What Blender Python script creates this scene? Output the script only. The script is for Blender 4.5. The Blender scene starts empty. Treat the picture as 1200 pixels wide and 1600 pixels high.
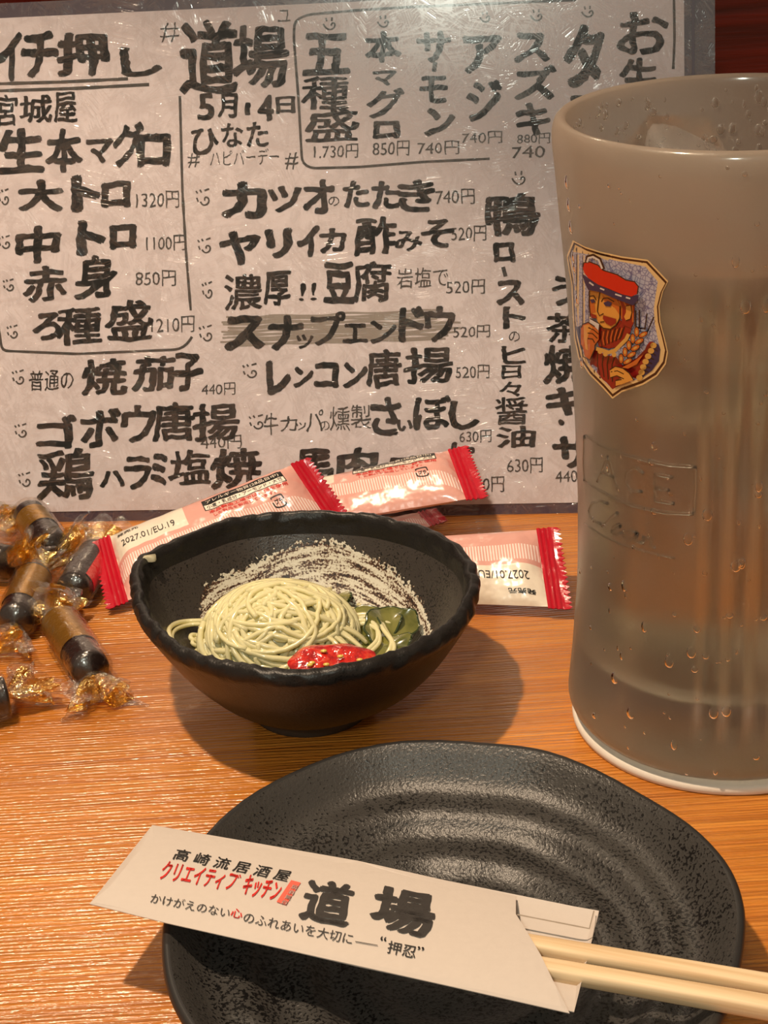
import bpy, bmesh, math, random
from mathutils import Vector, noise, geometry
from math import sin, cos, pi, radians, atan2, hypot, sqrt, exp

sc = bpy.context.scene
# ------------------------------------------------------------ camera
CAM = Vector((0, 0, .28)); FPX = 2650.0; TH = radians(25.0); RO = radians(3.6)
FW = Vector((0, cos(TH), -sin(TH))); U0 = Vector((0, sin(TH), cos(TH))); R0 = Vector((1, 0, 0))
RT = R0*cos(RO) - U0*sin(RO); UP = U0*cos(RO) + R0*sin(RO)
cd = bpy.data.cameras.new('camera'); co = bpy.data.objects.new('camera', cd); sc.collection.objects.link(co)
cd.sensor_fit = 'VERTICAL'; cd.sensor_height = 36; cd.lens = FPX*36/1600; cd.clip_start = .01
from mathutils import Matrix
M = Matrix((RT, UP, -FW)).transposed().to_4x4(); M.translation = CAM
co.matrix_world = M; sc.camera = co

# ------------------------------------------------------------ world, lamps, exposure
w = bpy.data.worlds.new('world'); sc.world = w; w.use_nodes = True
w.node_tree.nodes['Background'].inputs[0].default_value = (1.0, .74, .52, 1)
w.node_tree.nodes['Background'].inputs[1].default_value = .30
sc.view_settings.view_transform = 'Standard'; sc.view_settings.look = 'None'
sc.view_settings.gamma = 1; sc.view_settings.use_curve_mapping = False
sc.view_settings.exposure = 0.0

def lamp(name, typ, loc, target, power, col, **kw):
    d = bpy.data.lights.new(name, typ); d.energy = power; d.color = col
    for k, v in kw.items(): setattr(d, k, v)
    o = bpy.data.objects.new(name, d); o.location = loc
    o.rotation_euler = (Vector(target)-Vector(loc)).to_track_quat('-Z', 'Y').to_euler()
    sc.collection.objects.link(o); return o
# pendant spot above the table, left of the bowl
lamp('pendant_spot', 'SPOT', (-.235, .31, .87), (-.205, .335, 0), 33, (1.0, .76, .53), spot_size=radians(57), spot_blend=.30, shadow_soft_size=.016)
# cool ceiling lamp behind the viewer whose reflection shines in the menu cover
lamp('ceiling_lamp', 'AREA', (-.190, -.69, .875), (.03, .64, .18), 4.2, (.93, 1.0, .86), shape='DISK', size=.11)
# warm room light from the upper right
lamp('room_lamp', 'AREA', (-.42, 1.42, 1.12), (.0, .35, 0), 1.7, (1.0, .80, .56), shape='DISK', size=.10)

# ------------------------------------------------------------ helpers
def ray(px, py): return FW + RT*((px-600)/FPX) - UP*((py-800)/FPX)
def onz(px, py, z=0.0):
    d = ray(px, py); return CAM + d*((z-CAM.z)/d.z)

def srgb(r, g, b):
    f = lambda c: (c/255/12.92) if c/255 <= .04045 else ((c/255+.055)/1.055)**2.4
    return (f(r), f(g), f(b), 1)

def mat(name, col=(.8, .8, .8, 1), rough=.5, **kw):
    m = bpy.data.materials.new(name); m.use_nodes = True
    b = m.node_tree.nodes['Principled BSDF']
    b.inputs['Base Color'].default_value = col if len(col) == 4 else (*col, 1)
    b.inputs['Roughness'].default_value = rough
    for k, v in kw.items(): b.inputs[k].default_value = v
    return m
class NT:
    """small node wiring helper"""
    def __init__(s, m): s.m = m; s.t = m.node_tree; s.b = s.t.nodes.get('Principled BSDF'); s.out = s.t.nodes['Material Output']
    def n(s, typ, ins=None, **kw):
        x = s.t.nodes.new('ShaderNode'+typ)
        for k, v in kw.items(): setattr(x, k, v)
        for k, v in (ins or {}).items(): s.set(x, k, v)
        return x
    def set(s, x, k, v):
        if isinstance(v, bpy.types.NodeSocket): s.t.links.new(v, x.inputs[k])
        elif isinstance(v, bpy.types.Node): s.t.links.new(v.outputs[0], x.inputs[k])
        else: x.inputs[k].default_value = v
    def math(s, op, a, b=None, c=None, clamp=False):
        x = s.n('Math', operation=op, use_clamp=clamp)
        s.set(x, 0, a)
        if b is not None: s.set(x, 1, b)
        if c is not None: s.set(x, 2, c)
        return x.outputs[0]
    def mix(s, f, a, b):
        x = s.n('Mix', data_type='RGBA'); s.set(x, 0, f); s.set(x, 6, a); s.set(x, 7, b); return x.outputs[2]
    def coord(s, which='Object', scale=None, rot=None, loc=None):
        tc = s.n('TexCoord').outputs[which]
        if scale is None and rot is None and loc is None: return tc
        mp = s.n('Mapping', {0: tc})
        if scale: mp.inputs['Scale'].default_value = scale
        if rot: mp.inputs['Rotation'].default_value = rot
        if loc: mp.inputs['Location'].default_value = loc
        return mp.outputs[0]
    def noise(s, vec, scale=5, detail=4, rough=.5, dist=0):
        return s.n('TexNoise', {'Vector': vec, 'Scale': scale, 'Detail': detail, 'Roughness': rough, 'Distortion': dist}).outputs['Fac']
    def ramp(s, f, stops):
        r = s.n('ValToRGB', {0: f}); e = r.color_ramp.elements
        while len(e) < len(stops): e.new(.5)
        for x, (p, c) in zip(e, stops): x.position = p; x.color = c if len(c) == 4 else (*c, 1)
        return r.outputs[0]
    def bump(s, h, strength=.3, dist=.001, normal=None):
        x = s.n('Bump', {'Height': h, 'Strength': strength, 'Distance': dist})
        if normal is not None: s.set(x, 'Normal', normal)
        return x.outputs[0]

def obj(name, V, Fc, m, parent=None, smooth=True, mi=None, **props):
    me = bpy.data.meshes.new(name); me.from_pydata([tuple(v) for v in V], [], Fc)
    for mm in (m if isinstance(m, (list, tuple)) else [m]): me.materials.append(mm)
    if mi: me.polygons.foreach_set('material_index', mi)
    me.polygons.foreach_set('use_smooth', [smooth]*len(me.polygons)); me.update()
    o = bpy.data.objects.new(name, me); sc.collection.objects.link(o)
    if parent: o.parent = parent
    for k, v in props.items(): o[k] = v
    return o
def thing(name, label, cat, group=None, loc=(0, 0, 0)):
    o = bpy.data.objects.new(name, None); sc.collection.objects.link(o); o.empty_display_size = .01
    o['label'] = label; o['category'] = cat
    if group: o['group'] = group
    return o
class MB:
    def __init__(s): s.V = []; s.F = []; s.M = []
    def add(s, V, Fc, mi=0):
        k = len(s.V); s.V += [Vector(v) for v in V]; s.F += [tuple(i+k for i in f) for f in Fc]; s.M += [mi]*len(Fc)
    def box(s, c, d, mi=0):
        x, y, z = c; a, b, e = d[0]/2, d[1]/2, d[2]/2
        V = [(x+i*a, y+j*b, z+k*e) for i in (-1, 1) for j in (-1, 1) for k in (-1, 1)]
        s.add(V, [(0, 1, 3, 2), (4, 6, 7, 5), (0, 4, 5, 1), (2, 3, 7, 6), (0, 2, 6, 4), (1, 5, 7, 3)], mi)
    def tube(s, P, r, n=6, mi=0, cap=True):
        P = [Vector(p) for p in P]; V = []; Fc = []; prev = None
        for i, p in enumerate(P):
            t = (P[min(i+1, len(P)-1)]-P[max(i-1, 0)]).normalized()
            if prev is None:
                a = t.cross(Vector((0, 0, 1)))
                if a.length < .1: a = t.cross(Vector((1, 0, 0)))
            else: a = prev - t*prev.dot(t)
            a.normalize(); prev = a; b = t.cross(a)
            rr = r(i/(len(P)-1)) if callable(r) else r
            V += [p+(a*cos(2*pi*k/n)+b*sin(2*pi*k/n))*rr for k in range(n)]
        for i in range(len(P)-1):
            for k in range(n): Fc.append((i*n+k, i*n+(k+1) % n, (i+1)*n+(k+1) % n, (i+1)*n+k))
        if cap: Fc += [tuple(range(n))[::-1], tuple(range((len(P)-1)*n, len(P)*n))]
        s.add(V, Fc, mi)
    def build(s, name, m, parent=None, smooth=True, **p): return obj(name, s.V, s.F, m, parent, smooth, s.M, **p)

def grid(fn, nu, nv, closeu=False):
    V = [fn(i/(nu if closeu else nu-1), j/(nv-1)) for j in range(nv) for i in range(nu)]
    Fc = []
    for j in range(nv-1):
        for i in range(nu if closeu else nu-1):
            a = j*nu+i; b = j*nu+(i+1) % nu; Fc.append((a, b, b+nu, a+nu))
    return V, Fc
def lathe(prof, n=96, cx=0, cy=0, rmod=None):
    """profile [(r,z)...]; r=0 ends are closed with one vertex each"""
    V = []; Fc = []; rings = []
    for r, z in prof:
        if r < 1e-6: rings.append([len(V)]); V.append((cx, cy, z)); continue
        k = len(V); rings.append(list(range(k, k+n)))
        for i in range(n):
            a = 2*pi*i/n; rr = r + (rmod(a, r, z) if rmod else 0)
            V.append((cx+rr*cos(a), cy+rr*sin(a), z))
    for A, B in zip(rings, rings[1:]):
        if len(A) == 1 and len(B) == 1: continue
        for i in range(n):
            j = (i+1) % n
            if len(A) == 1: Fc.append((A[0], B[j], B[i]))
            elif len(B) == 1: Fc.append((A[i], A[j], B[0]))
            else: Fc.append((A[i], A[j], B[j], B[i]))
    return V, Fc
def nz(x, y, z=0): return noise.noise(Vector((x, y, z)))

_gc = {}
def glyphs(s, off=0.0, wob=0.0, seed=0, fine=True):
    key = (s, off, wob, seed)
    if key in _gc: return _gc[key]
    c = bpy.data.curves.new('t', 'FONT'); c.body = s; c.size = 1; c.offset = min(off, .0); c.resolution_u = 3
    o = bpy.data.objects.new('t', c); sc.collection.objects.link(o)
    dg = bpy.context.evaluated_depsgraph_get(); me = bpy.data.meshes.new_from_object(o.evaluated_get(dg))
    bpy.data.objects.remove(o); bpy.data.curves.remove(c)
    if wob:
        bm = bmesh.new(); bm.from_mesh(me)
        for _ in range(2):
            E = [e for e in bm.edges if e.calc_length() > .09]
            if E: bmesh.ops.subdivide_edges(bm, edges=E, cuts=1)
        bmesh.ops.triangulate(bm, faces=bm.faces[:]); bm.to_mesh(me); bm.free()
    V = [(v.co.x, v.co.y) for v in me.vertices]; Fc = [tuple(p.vertices) for p in me.polygons]
    bpy.data.meshes.remove(me)
    if wob:
        V = [(x+wob*(nz(x*2.3+seed, y*2.3)+.55*nz(x*9, y*9+seed, 3)), y+wob*(nz(x*2.3, y*2.3+seed, 7)+.55*nz(x*9+seed, y*9, 9))) for x, y in V]
    if off > .004:      # bold brush: union of shifted copies
        n0 = len(V); base = V; V = []; F0 = Fc; Fc = []; nd = 5 if off < .02 else 8
        for k in range(nd+1):
            a = 2*pi*k/nd; rr = off*(.85 if k < nd else 0)
            V += [(x+rr*cos(a)*1.15+.014*nz(x*4+k*7, y*4+seed), y+rr*sin(a)*.9+.014*nz(x*4+seed, y*4+k*7)) for x, y in base]; Fc += [tuple(i+k*n0 for i in f) for f in F0]
    x0 = min(v[0] for v in V); x1 = max(v[0] for v in V); y0 = min(v[1] for v in V); y1 = max(v[1] for v in V)
    V = [((x-x0)/max(x1-x0, 1e-6), (y-y0)/max(y1-y0, 1e-6)) for x, y in V]
    _gc[key] = (V, Fc); return V, Fc

# ------------------------------------------------------------ materials
def wood_table():
    m = mat('table_wood', rough=.3); t = NT(m)
    P = t.coord('Object')
    g1 = t.noise(t.coord('Object', scale=(2.2, 85, 1)), 4, 6, .62, .3)
    g2 = t.noise(t.coord('Object', scale=(7, 420, 1)), 2.4, 3, .6)
    g3 = t.noise(t.coord('Object', scale=(1.5, 9, 1)), 2.0, 3, .5)
    c = t.ramp(g1, [(.25, srgb(186, 106, 32)), (.48, srgb(208, 128, 44)), (.7, srgb(222, 146, 58))])
    d = t.ramp(g2, [(.38, (.42, .36, .32)), (.56, (1, 1, 1))])
    x = t.n('Mix', data_type='RGBA', blend_type='MULTIPLY'); t.set(x, 0, .5); t.set(x, 6, c); t.set(x, 7, d)
    y = t.n('Mix', data_type='RGBA', blend_type='MULTIPLY'); t.set(y, 0, .55); t.set(y, 6, x.outputs[2]); t.set(y, 7, t.ramp(g3, [(.35, (.62, .55, .5)), (.6, (1, 1, 1))]))
    t.set(t.b, 'Base Color', y.outputs[2])
    gr = t.n('TexWave', {'Vector': t.coord('Object', scale=(.5, 3.1, 1)), 'Scale': 66.0, 'Distortion': 9.0, 'Detail': 4, 'Detail Scale': .5}, wave_type='BANDS', bands_direction='Y')
    h = t.math('ADD', t.math('MULTIPLY', gr.outputs['Fac'], t.math('MULTIPLY', g3, .8)), t.math('MULTIPLY', g2, 1.5))
    pit = t.noise(t.coord('Object', scale=(140, 420, 1)), 1.6, 2, .6)
    h = t.math('ADD', h, t.math('MULTIPLY', pit, 1.1))
    bb = t.bump(h, .6, .0007); t.set(t.b, 'Normal', bb); t.set(t.b, 'Coat Normal', bb)
    t.set(t.b, 'Roughness', t.math('MULTIPLY_ADD', pit, .3, .2))
    t.b.inputs['Coat Weight'].default_value = .5; t.b.inputs['Coat Roughness'].default_value = .16
    return m
def red_wood():
    m = mat('red_lacquer_wood', rough=.25); t = NT(m)
    n = t.noise(t.coord('Object', scale=(3, 1, 60)), 3, 4, .6)
    t.set(t.b, 'Base Color', t.ramp(n, [(.3, srgb(64, 14, 8)), (.7, srgb(118, 28, 16))]))
    t.set(t.b, 'Normal', t.bump(n, .25, .001)); return m
def ceramic(name, speck, base=(26, 25, 24), hi=(70, 66, 62), rough=.34, sc_=900, bump=.35, inner=False, plate=False):
    m = mat(name, rough=rough); t = NT(m)
    P = t.coord('Object')
    n = t.noise(P, sc_, 3, .55); big = t.noise(P, 60, 3, .5)
    f = t.math('GREATER_THAN', t.math('ADD', n, t.math('MULTIPLY_ADD', big, .25, -.125)), speck)
    if plate:   # glaze pits fade out towards the smooth rim
        sp = t.n('SeparateXYZ', {0: P}); dx = t.math('SUBTRACT', sp.outputs[0], .0115); dy = t.math('SUBTRACT', sp.outputs[1], .3255)
        r = t.math('SQRT', t.math('ADD', t.math('MULTIPLY', dx, dx), t.math('MULTIPLY', dy, dy)))
        rim = t.n('MapRange', {'Value': r, 'From Min': .058, 'From Max': .070, 'To Min': 0.0, 'To Max': .10}).outputs[0]
        n = t.math('SUBTRACT', n, rim)
        f = t.math('GREATER_THAN', t.math('ADD', n, t.math('MULTIPLY_ADD', big, .25, -.125)), speck)
    col = t.mix(f, srgb(*hi), srgb(*base))
    if inner:
        # brushed white slip with brown streaks on the well
        sp = t.n('SeparateXYZ', {0: P}); X, Y = sp.outputs[0], sp.outputs[1]
        dx = t.math('SUBTRACT', X, -.0286); dy = t.math('SUBTRACT', Y, .4675)
        r = t.math('SQRT', t.math('ADD', t.math('MULTIPLY', dx, dx), t.math('MULTIPLY', dy, dy)))
        edge = t.math('MULTIPLY_ADD', t.noise(P, 700, 2), .004, -.002)
        rr = t.math('ADD', r, edge)
        patch = t.math('MULTIPLY', t.math('LESS_THAN', rr, .0412), t.math('GREATER_THAN', t.math('ADD', X, edge), -.0615))
        mk = t.n('CombineXYZ', {0: t.math('MULTIPLY', r, 1900.0), 1: t.math('MULTIPLY', t.n('Math', {0: dy, 1: dx}, operation='ARCTAN2').outputs[0], 5.0)})
        st = t.noise(mk.outputs[0], .6, 3, .6)
        sp2 = t.noise(P, 1500, 2, .5)
        br = t.math('ADD', st, t.math('MULTIPLY_ADD', sp2, .6, -.3))
        wc = t.ramp(br, [(.40, srgb(214, 210, 194)), (.50, srgb(200, 194, 176)), (.56, srgb(98, 66, 48)), (.66, srgb(44, 34, 30))])
        col = t.mix(patch, col, wc)
        t.set(t.b, 'Roughness', t.math('MULTIPLY_ADD', patch, .1, rough))
    t.set(t.b, 'Base Color', col)
    t.set(t.b, 'Normal', t.bump(n, bump, .0004))
    return m

M_table = wood_table(); M_red = red_wood()
M_bowl = ceramic('black_bowl_glaze', .66, (11, 11, 11), (30, 28, 27), .34, 1500, .3)
M_bowl_in = ceramic('black_bowl_inside', .60, (18, 17, 17), (58, 53, 50), .3, 1500, .3, True)
M_plate = ceramic('pitted_plate_glaze', .545, (15, 14, 14), (60, 58, 56), .32, 1150, .6, plate=True)
M_plate_rim = mat('plate_rim_glaze', srgb(38, 37, 37), .42)
M_foot = mat('unglazed_clay', srgb(74, 69, 62), .8)
M_bowl.node_tree.nodes['Principled BSDF'].inputs['Specular IOR Level'].default_value = .3
M_ink = mat('black_ink', srgb(24, 26, 26), .6)
M_inkgrey = mat('pen_ink', srgb(58, 56, 54), .6)
M_marker = mat('marker_scribble', srgb(150, 142, 135), .8)
M_redink = mat('red_ink', srgb(214, 36, 26), .6)
M_black = mat('label_black', srgb(22, 20, 20), .35)
M_blackink2 = mat('sleeve_ink', srgb(48, 44, 42), .7)

def paper_mat(name, col, sc_=900):
    m = mat(name, col, .75); t = NT(m)
    n = t.noise(t.coord('Object'), sc_, 4, .6)
    t.set(t.b, 'Base Color', t.mix(t.math('MULTIPLY', n, .35), col, tuple(c*.78 for c in col[:3])+(1,)))
    t.set(t.b, 'Normal', t.bump(n, .25, .0003)); return m
M_paper = paper_mat('menu_paper', srgb(222, 213, 217))
M_sleeve = paper_mat('sleeve_paper', srgb(200, 189, 180), 500)
M_back = mat('cover_backing', srgb(78, 64, 76), .4)

def film_scratched():
    m = bpy.data.materials.new('scratched_clear_vinyl'); m.use_nodes = True; t = NT(m)
    t.t.nodes.remove(t.b)
    # fine scratches in many directions: thin stretched noise layers
    hs = None
    random.seed(4)
    for k in range(9):
        a = k*pi/9 + random.uniform(-.12, .12)
        v = t.coord('Object', rot=(radians(-74), 0, 0))   # lay the leaning sheet flat
        v2 = t.n('Mapping', {0: v}); v2.inputs['Rotation'].default_value = (0, 0, a)
        v3 = t.n('Mapping', {0: v2}); v3.inputs['Scale'].default_value = (14, 1100, 1); v3.inputs['Location'].default_value = (k*3.1, k*1.7, 0)
        n = t.noise(v3.outputs[0], 1.0, 1, .4)
        l = t.math('POWER', t.math('SUBTRACT', 1.0, t.math('ABSOLUTE', t.math('MULTIPLY_ADD', n, 2, -1.0))), 14.0)
        gate = t.math('GREATER_THAN', t.noise(v2.outputs[0], 90+k*7, 1), .56)
        l = t.math('MULTIPLY', l, gate)
        hs = l if hs is None else t.math('ADD', hs, l)
    bmp = t.bump(hs, 1.0, .00035)
    tr = t.n('BsdfTransparent'); tr.inputs[0].default_value = (.975, .975, .975, 1)
    g = t.n('BsdfGlossy', {'Roughness': .09, 'Normal': bmp, 'Color': (1, 1, 1, 1)})
    g2 = t.n('BsdfGlossy', {'Roughness': .17, 'Color': (1, 1, 1, 1)})
    mg = t.n('MixShader', {0: .3, 1: g.outputs[0], 2: g2.outputs[0]})
    fr = t.n('LayerWeight', {'Blend': .5})
    f = t.math('ADD', t.math('MULTIPLY_ADD', t.math('POWER', fr.outputs['Facing'], 4.0), .35, .028), t.math('MULTIPLY', t.math('MINIMUM', hs, 1.0), .075), clamp=True)
    mx = t.n('MixShader', {0: f, 1: tr.outputs[0], 2: mg.outputs[0]})
    t.t.links.new(mx.outputs[0], t.out.inputs[0]); return m
M_film = film_scratched()

def frosted():
    m = bpy.data.materials.new('misted_glass'); m.use_nodes = True; t = NT(m); t.t.nodes.remove(t.b)
    P = t.coord('Object'); n = t.noise(P, 900, 2, .5); mist = t.noise(P, 28, 3, .55)
    bmp = t.bump(n, .18, .0003)
    rg = t.math('MULTIPLY_ADD', mist, .25, .24)
    g = t.n('BsdfGlass', {'Color': (.95, .95, .92, 1), 'Roughness': rg, 'IOR': 1.45, 'Normal': bmp})
    tl = t.n('BsdfTranslucent', {'Color': (.62, .52, .43, 1)}); df = t.n('BsdfDiffuse', {'Color': (.52, .43, .36, 1)})
    a = t.n('MixShader', {0: .5, 1: tl.outputs[0], 2: df.outputs[0]})
    gl = t.n('BsdfGlossy', {'Roughness': .12}); 
    zz = t.n('SeparateXYZ', {0: P}).outputs[2]
    top = t.n('MapRange', {'Value': t.math('ADD', zz, t.math('MULTIPLY', mist, .01)), 'From Min': .148, 'From Max': .162, 'To Min': .0, 'To Max': .30}).outputs[0]
    f = t.math('ADD', t.math('MULTIPLY_ADD', mist, .34, -.04), top, clamp=True)
    mx = t.n('MixShader', {0: f, 1: g.outputs[0], 2: a.outputs[0]})
    mx2 = t.n('MixShader', {0: .03, 1: mx.outputs[0], 2: gl.outputs[0]})
    t.t.links.new(mx2.outputs[0], t.out.inputs[0]); return m
M_frost = frosted()
M_glass = mat('clear_glass', (.97, .98, .96, 1), .03, **{'Transmission Weight': 1.0, 'IOR': 1.48})
M_drop = mat('water_drop', (1, 1, 1, 1), .02, **{'Transmission Weight': 1.0, 'IOR': 1.33})
M_drink = mat('pale_drink', (.94, .84, .62, 1), .02, **{'Transmission Weight': 1.0, 'IOR': 1.33})
M_ice = mat('ice', (.97, .95, .92, 1), .12, **{'Transmission Weight': .9, 'IOR': 1.31})
M_broth = mat('clear_broth', (.62, .60, .42, 1), .04, **{'Transmission Weight': .85, 'IOR': 1.34})
M_coaster = paper_mat('coaster_board', srgb(226, 216, 204), 700)
M_blue = mat('blue_print', srgb(52, 48, 84), .6)

def noodle_mat():
    m = mat('glass_noodle', srgb(255, 250, 206), .18, **{'Transmission Weight': .12, 'IOR': 1.36, 'Coat Weight': .7, 'Coat Roughness': .1})
    t = NT(m); tl = t.n('BsdfTranslucent', {'Color': srgb(255, 246, 180)}); mx = t.n('MixShader', {0: .3, 1: t.b.outputs[0], 2: tl.outputs[0]})
    t.t.links.new(mx.outputs[0], t.out.inputs[0]); return m
M_noodle = noodle_mat()
def leaf_mat():
    m = mat('pickled_green', rough=.15, **{'Transmission Weight': .3, 'IOR': 1.38, 'Coat Weight': .8, 'Coat Roughness': .06}); t = NT(m)
    t.set(t.b, 'Base Color', t.ramp(t.noise(t.coord('Object'), 160, 3), [(.35, srgb(92, 98, 40)), (.6, srgb(142, 140, 74))])); return m
M_leaf = leaf_mat()
M_leafedge = mat('dark_green_skin', srgb(48, 62, 28), .2, **{'Coat Weight': .8})
M_tomskin = mat('tomato_skin', srgb(196, 22, 20), .12, **{'Coat Weight': 1.0, 'Subsurface Weight': .2, 'Subsurface Scale': .003})
def tomflesh():
    m = mat('tomato_flesh', rough=.15, **{'Coat Weight': 1.0, 'Subsurface Weight': .3, 'Subsurface Scale': .003}); t = NT(m)
    n = t.noise(t.coord('Object'), 330, 3, .6)
    t.set(t.b, 'Base Color', t.ramp(n, [(.4, srgb(160, 14, 16)), (.55, srgb(206, 34, 26)), (.72, srgb(214, 84, 44))]))
    t.set(t.b, 'Normal', t.bump(n, .6, .001)); return m
M_tomflesh = tomflesh(); M_seed = mat('tomato_seed', srgb(222, 190, 90), .25, **{'Coat Weight': .6})
def stick_mat():
    m = mat('pale_chopstick_wood', rough=.55); t = NT(m)
    v = t.n('Mapping', {0: t.coord('Object', rot=(0, 0, radians(22)))}); v.inputs['Scale'].default_value = (12, 420, 420)
    n = t.noise(v.outputs[0], 1.5, 3)
    t.set(t.b, 'Base Color', t.ramp(n, [(.3, srgb(204, 172, 130)), (.65, srgb(228, 204, 166))])); t.set(t.b, 'Normal', t.bump(n, .2, .0003)); return m
M_stick = stick_mat()
def choc_mat():
    m = mat('dark_candy', srgb(30, 22, 22), .35, **{'Coat Weight': .8, 'Coat Roughness': .12}); t = NT(m)
    t.set(t.b, 'Normal', t.bump(t.noise(t.coord('Object'), 260, 3), .5, .001)); return m
M_choc = choc_mat()
M_goldband = mat('gold_label', srgb(176, 132, 52), .34, Metallic=.75)
M_redband = mat('red_label', srgb(206, 22, 38), .3)
def wrap_film(name, tint, f0, crease=420):
    m = bpy.data.materials.new(name); m.use_nodes = True; t = NT(m); t.t.nodes.remove(t.b)
    n = t.noise(t.coord('Object'), crease, 3, .6)
    b = t.bump(n, .8, .0012)
    tr = t.n('BsdfTransparent'); tr.inputs[0].default_value = tint
    g = t.n('BsdfGlossy', {'Roughness': .09, 'Normal': b, 'Color': (1, 1, 1, 1)})
    fr = t.n('LayerWeight', {'Blend': .5, 'Normal': b})
    f = t.math('MULTIPLY_ADD', t.math('POWER', fr.outputs['Facing'], 3.0), .6, t.math('ADD', f0, .04), clamp=True)
    mx = t.n('MixShader', {0: f, 1: tr.outputs[0], 2: g.outputs[0]})
    t.t.links.new(mx.outputs[0], t.out.inputs[0]); return m
M_clear = wrap_film('clear_wrap', (.98, .96, .93, 1), .0, 260)
M_clear2 = wrap_film('clear_wrap_crumpled', (.92, .90, .86, 1), .12, 700)
def gold_film():
    m = bpy.data.materials.new('gold_film'); m.use_nodes = True; t = NT(m); t.t.nodes.remove(t.b)
    n = t.noise(t.coord('Object'), 380, 3, .6); b = t.bump(n, .9, .0015)
    tr = t.n('BsdfTransparent'); tr.inputs[0].default_value = (.95, .62, .16, 1)
    g = t.n('BsdfGlossy', {'Roughness': .14, 'Normal': b, 'Color': (1, .76, .30, 1)})
    f = t.math('MULTIPLY_ADD', t.noise(t.coord('Object'), 200, 2), .7, .18, clamp=True)
    mx = t.n('MixShader', {0: f, 1: tr.outputs[0], 2: g.outputs[0]})
    t.t.links.new(mx.outputs[0], t.out.inputs[0]); return m
M_goldfilm = gold_film()

def pack_mat():
    """printed film: pink body, cream date field, band of fine white pinstripes (u,v from UV)"""
    m = mat('pink_printed_wrapper', rough=.28, **{'Coat Weight': .5, 'Coat Roughness': .12}); t = NT(m)
    sp = t.n('SeparateXYZ', {0: t.n('TexCoord').outputs['UV']}); u, v = sp.outputs[0], sp.outputs[1]
    pink = srgb(222, 164, 152); cream = srgb(238, 226, 208); white = srgb(246, 226, 218)
    bend = t.math('MULTIPLY', t.math('POWER', t.math('SUBTRACT', u, .4), 2.0), -.35)
    vv = t.math('SUBTRACT', v, bend)
    cr = t.math('MULTIPLY', t.math('LESS_THAN', u, .40), t.math('GREATER_THAN', vv, .56))
    st = t.math('GREATER_THAN', t.math('FRACT', t.math('MULTIPLY', u, 78.0)), .5)
    band = t.math('MULTIPLY', t.math('LESS_THAN', vv, .50), t.math('GREATER_THAN', vv, .28))
    c = t.mix(t.math('MULTIPLY', band, st), pink, white); c = t.mix(cr, c, cream)
    t.set(t.b, 'Base Color', c)
    n = t.noise(t.coord('Object', scale=(1, 1, 1)), 75, 3, .55)
    t.set(t.b, 'Normal', t.bump(n, .5, .003)); return m
M_pack = pack_mat()
def red_seal():
    m = mat('red_foil_seal', srgb(186, 8, 36), .26, **{'Coat Weight': .7, 'Coat Roughness': .1}); t = NT(m)
    t.set(t.b, 'Normal', t.bump(t.noise(t.coord('Object'), 300, 2), .3, .001)); return m
M_seal = red_seal(); M_packback = mat('wrapper_underside', srgb(226, 190, 178), .3, **{'Coat Weight': .5})
M_white = mat('label_white', srgb(240, 226, 210), .4)

# ------------------------------------------------------------ setting
b = MB(); b.box((0, 1.0, -.74), (4, 4, .04)); b.build('floor', mat('dark_floor', srgb(60, 45, 35), .6), smooth=False, kind='structure')
wall = MB()
wall.box((0, .80, -.21), (4, .08, 1.02)); wo = wall.build('wall_back', M_red, smooth=False, kind='structure')
for k in range(5):   # lacquered boards on the wall
    pb = MB(); z = -.64+k*.19
    pb.box((0, .75, z+.094), (4, .022, .186)); o = pb.build('board', M_red, wo, smooth=False)
    bm = o.modifiers.new('b', 'BEVEL'); bm.width = .003; bm.segments = 2

# table
tb = thing('wooden_table', 'orange-brown wooden table with raised straight grain carrying the dishes', 'table')
b = MB(); b.box((0, .18, -.02), (1.5, 1.1, .04)); o = b.build('tabletop', M_table, tb, smooth=False)
bv = o.modifiers.new('b', 'BEVEL'); bv.width = .004; bv.segments = 3
for sx in (-.68, .68):
    for sy in (-.3, .66):
        b = MB(); b.box((sx, sy, -.38), (.06, .06, .68)); b.build('leg', M_table, tb, smooth=False)

# ------------------------------------------------------------ menu sheet
PSI = -atan2(.0224, .2078); MU = Vector((cos(PSI), sin(PSI), 0)); NB = Vector((-MU.y, MU.x, 0))
AL = radians(16); MVv = Vector((0, 0, cos(AL)))+NB*sin(AL); MO = Vector((0, .5960, 0)); MN = MU.cross(MVv)  # points towards the viewer
def onm(px, py, off=0.0):
    d = ray(px, py); o = MO+MN*off; t = ((o-CAM).dot(MN))/d.dot(MN); return CAM+d*t
def muv(u, v, off=0.0): return MO+MU*u+MVv*v+MN*off
if MN.y > 0: MN = -MN
menu = thing('menu_sheet', 'handwritten menu in a scratched clear plastic cover leaning at the back of the table', 'menu')
def slab(name, m, u0, u1, v0, v1, o0, o1, parent, nu=2, nv=2):
    V = []; 
    for o_ in (o0, o1):
        for j in range(nv):
            for i in range(nu): V.append(muv(u0+(u1-u0)*i/(nu-1), v0+(v1-v0)*j/(nv-1), o_))
    N = nu*nv; Fc = []
    for j in range(nv-1):
        for i in range(nu-1):
            a = j*nu+i; Fc += [(a, a+nu, a+nu+1, a+1), (N+a, N+a+1, N+a+nu+1, N+a+nu)]
    ring = [i for i in range(nu)]+[j*nu+nu-1 for j in range(1, nv)]+[(nv-1)*nu+i for i in range(nu-2, -1, -1)]+[j*nu for j in range(nv-2, 0, -1)]
    for a, b_ in zip(ring, ring[1:]+ring[:1]): Fc.append((a, b_, b_+N, a+N))
    return obj(name, V, Fc, m, parent, smooth=False)
slab('cover_backing', M_back, -.168, .1269, 0, .199, -.0012, -.0004, menu)
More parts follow.
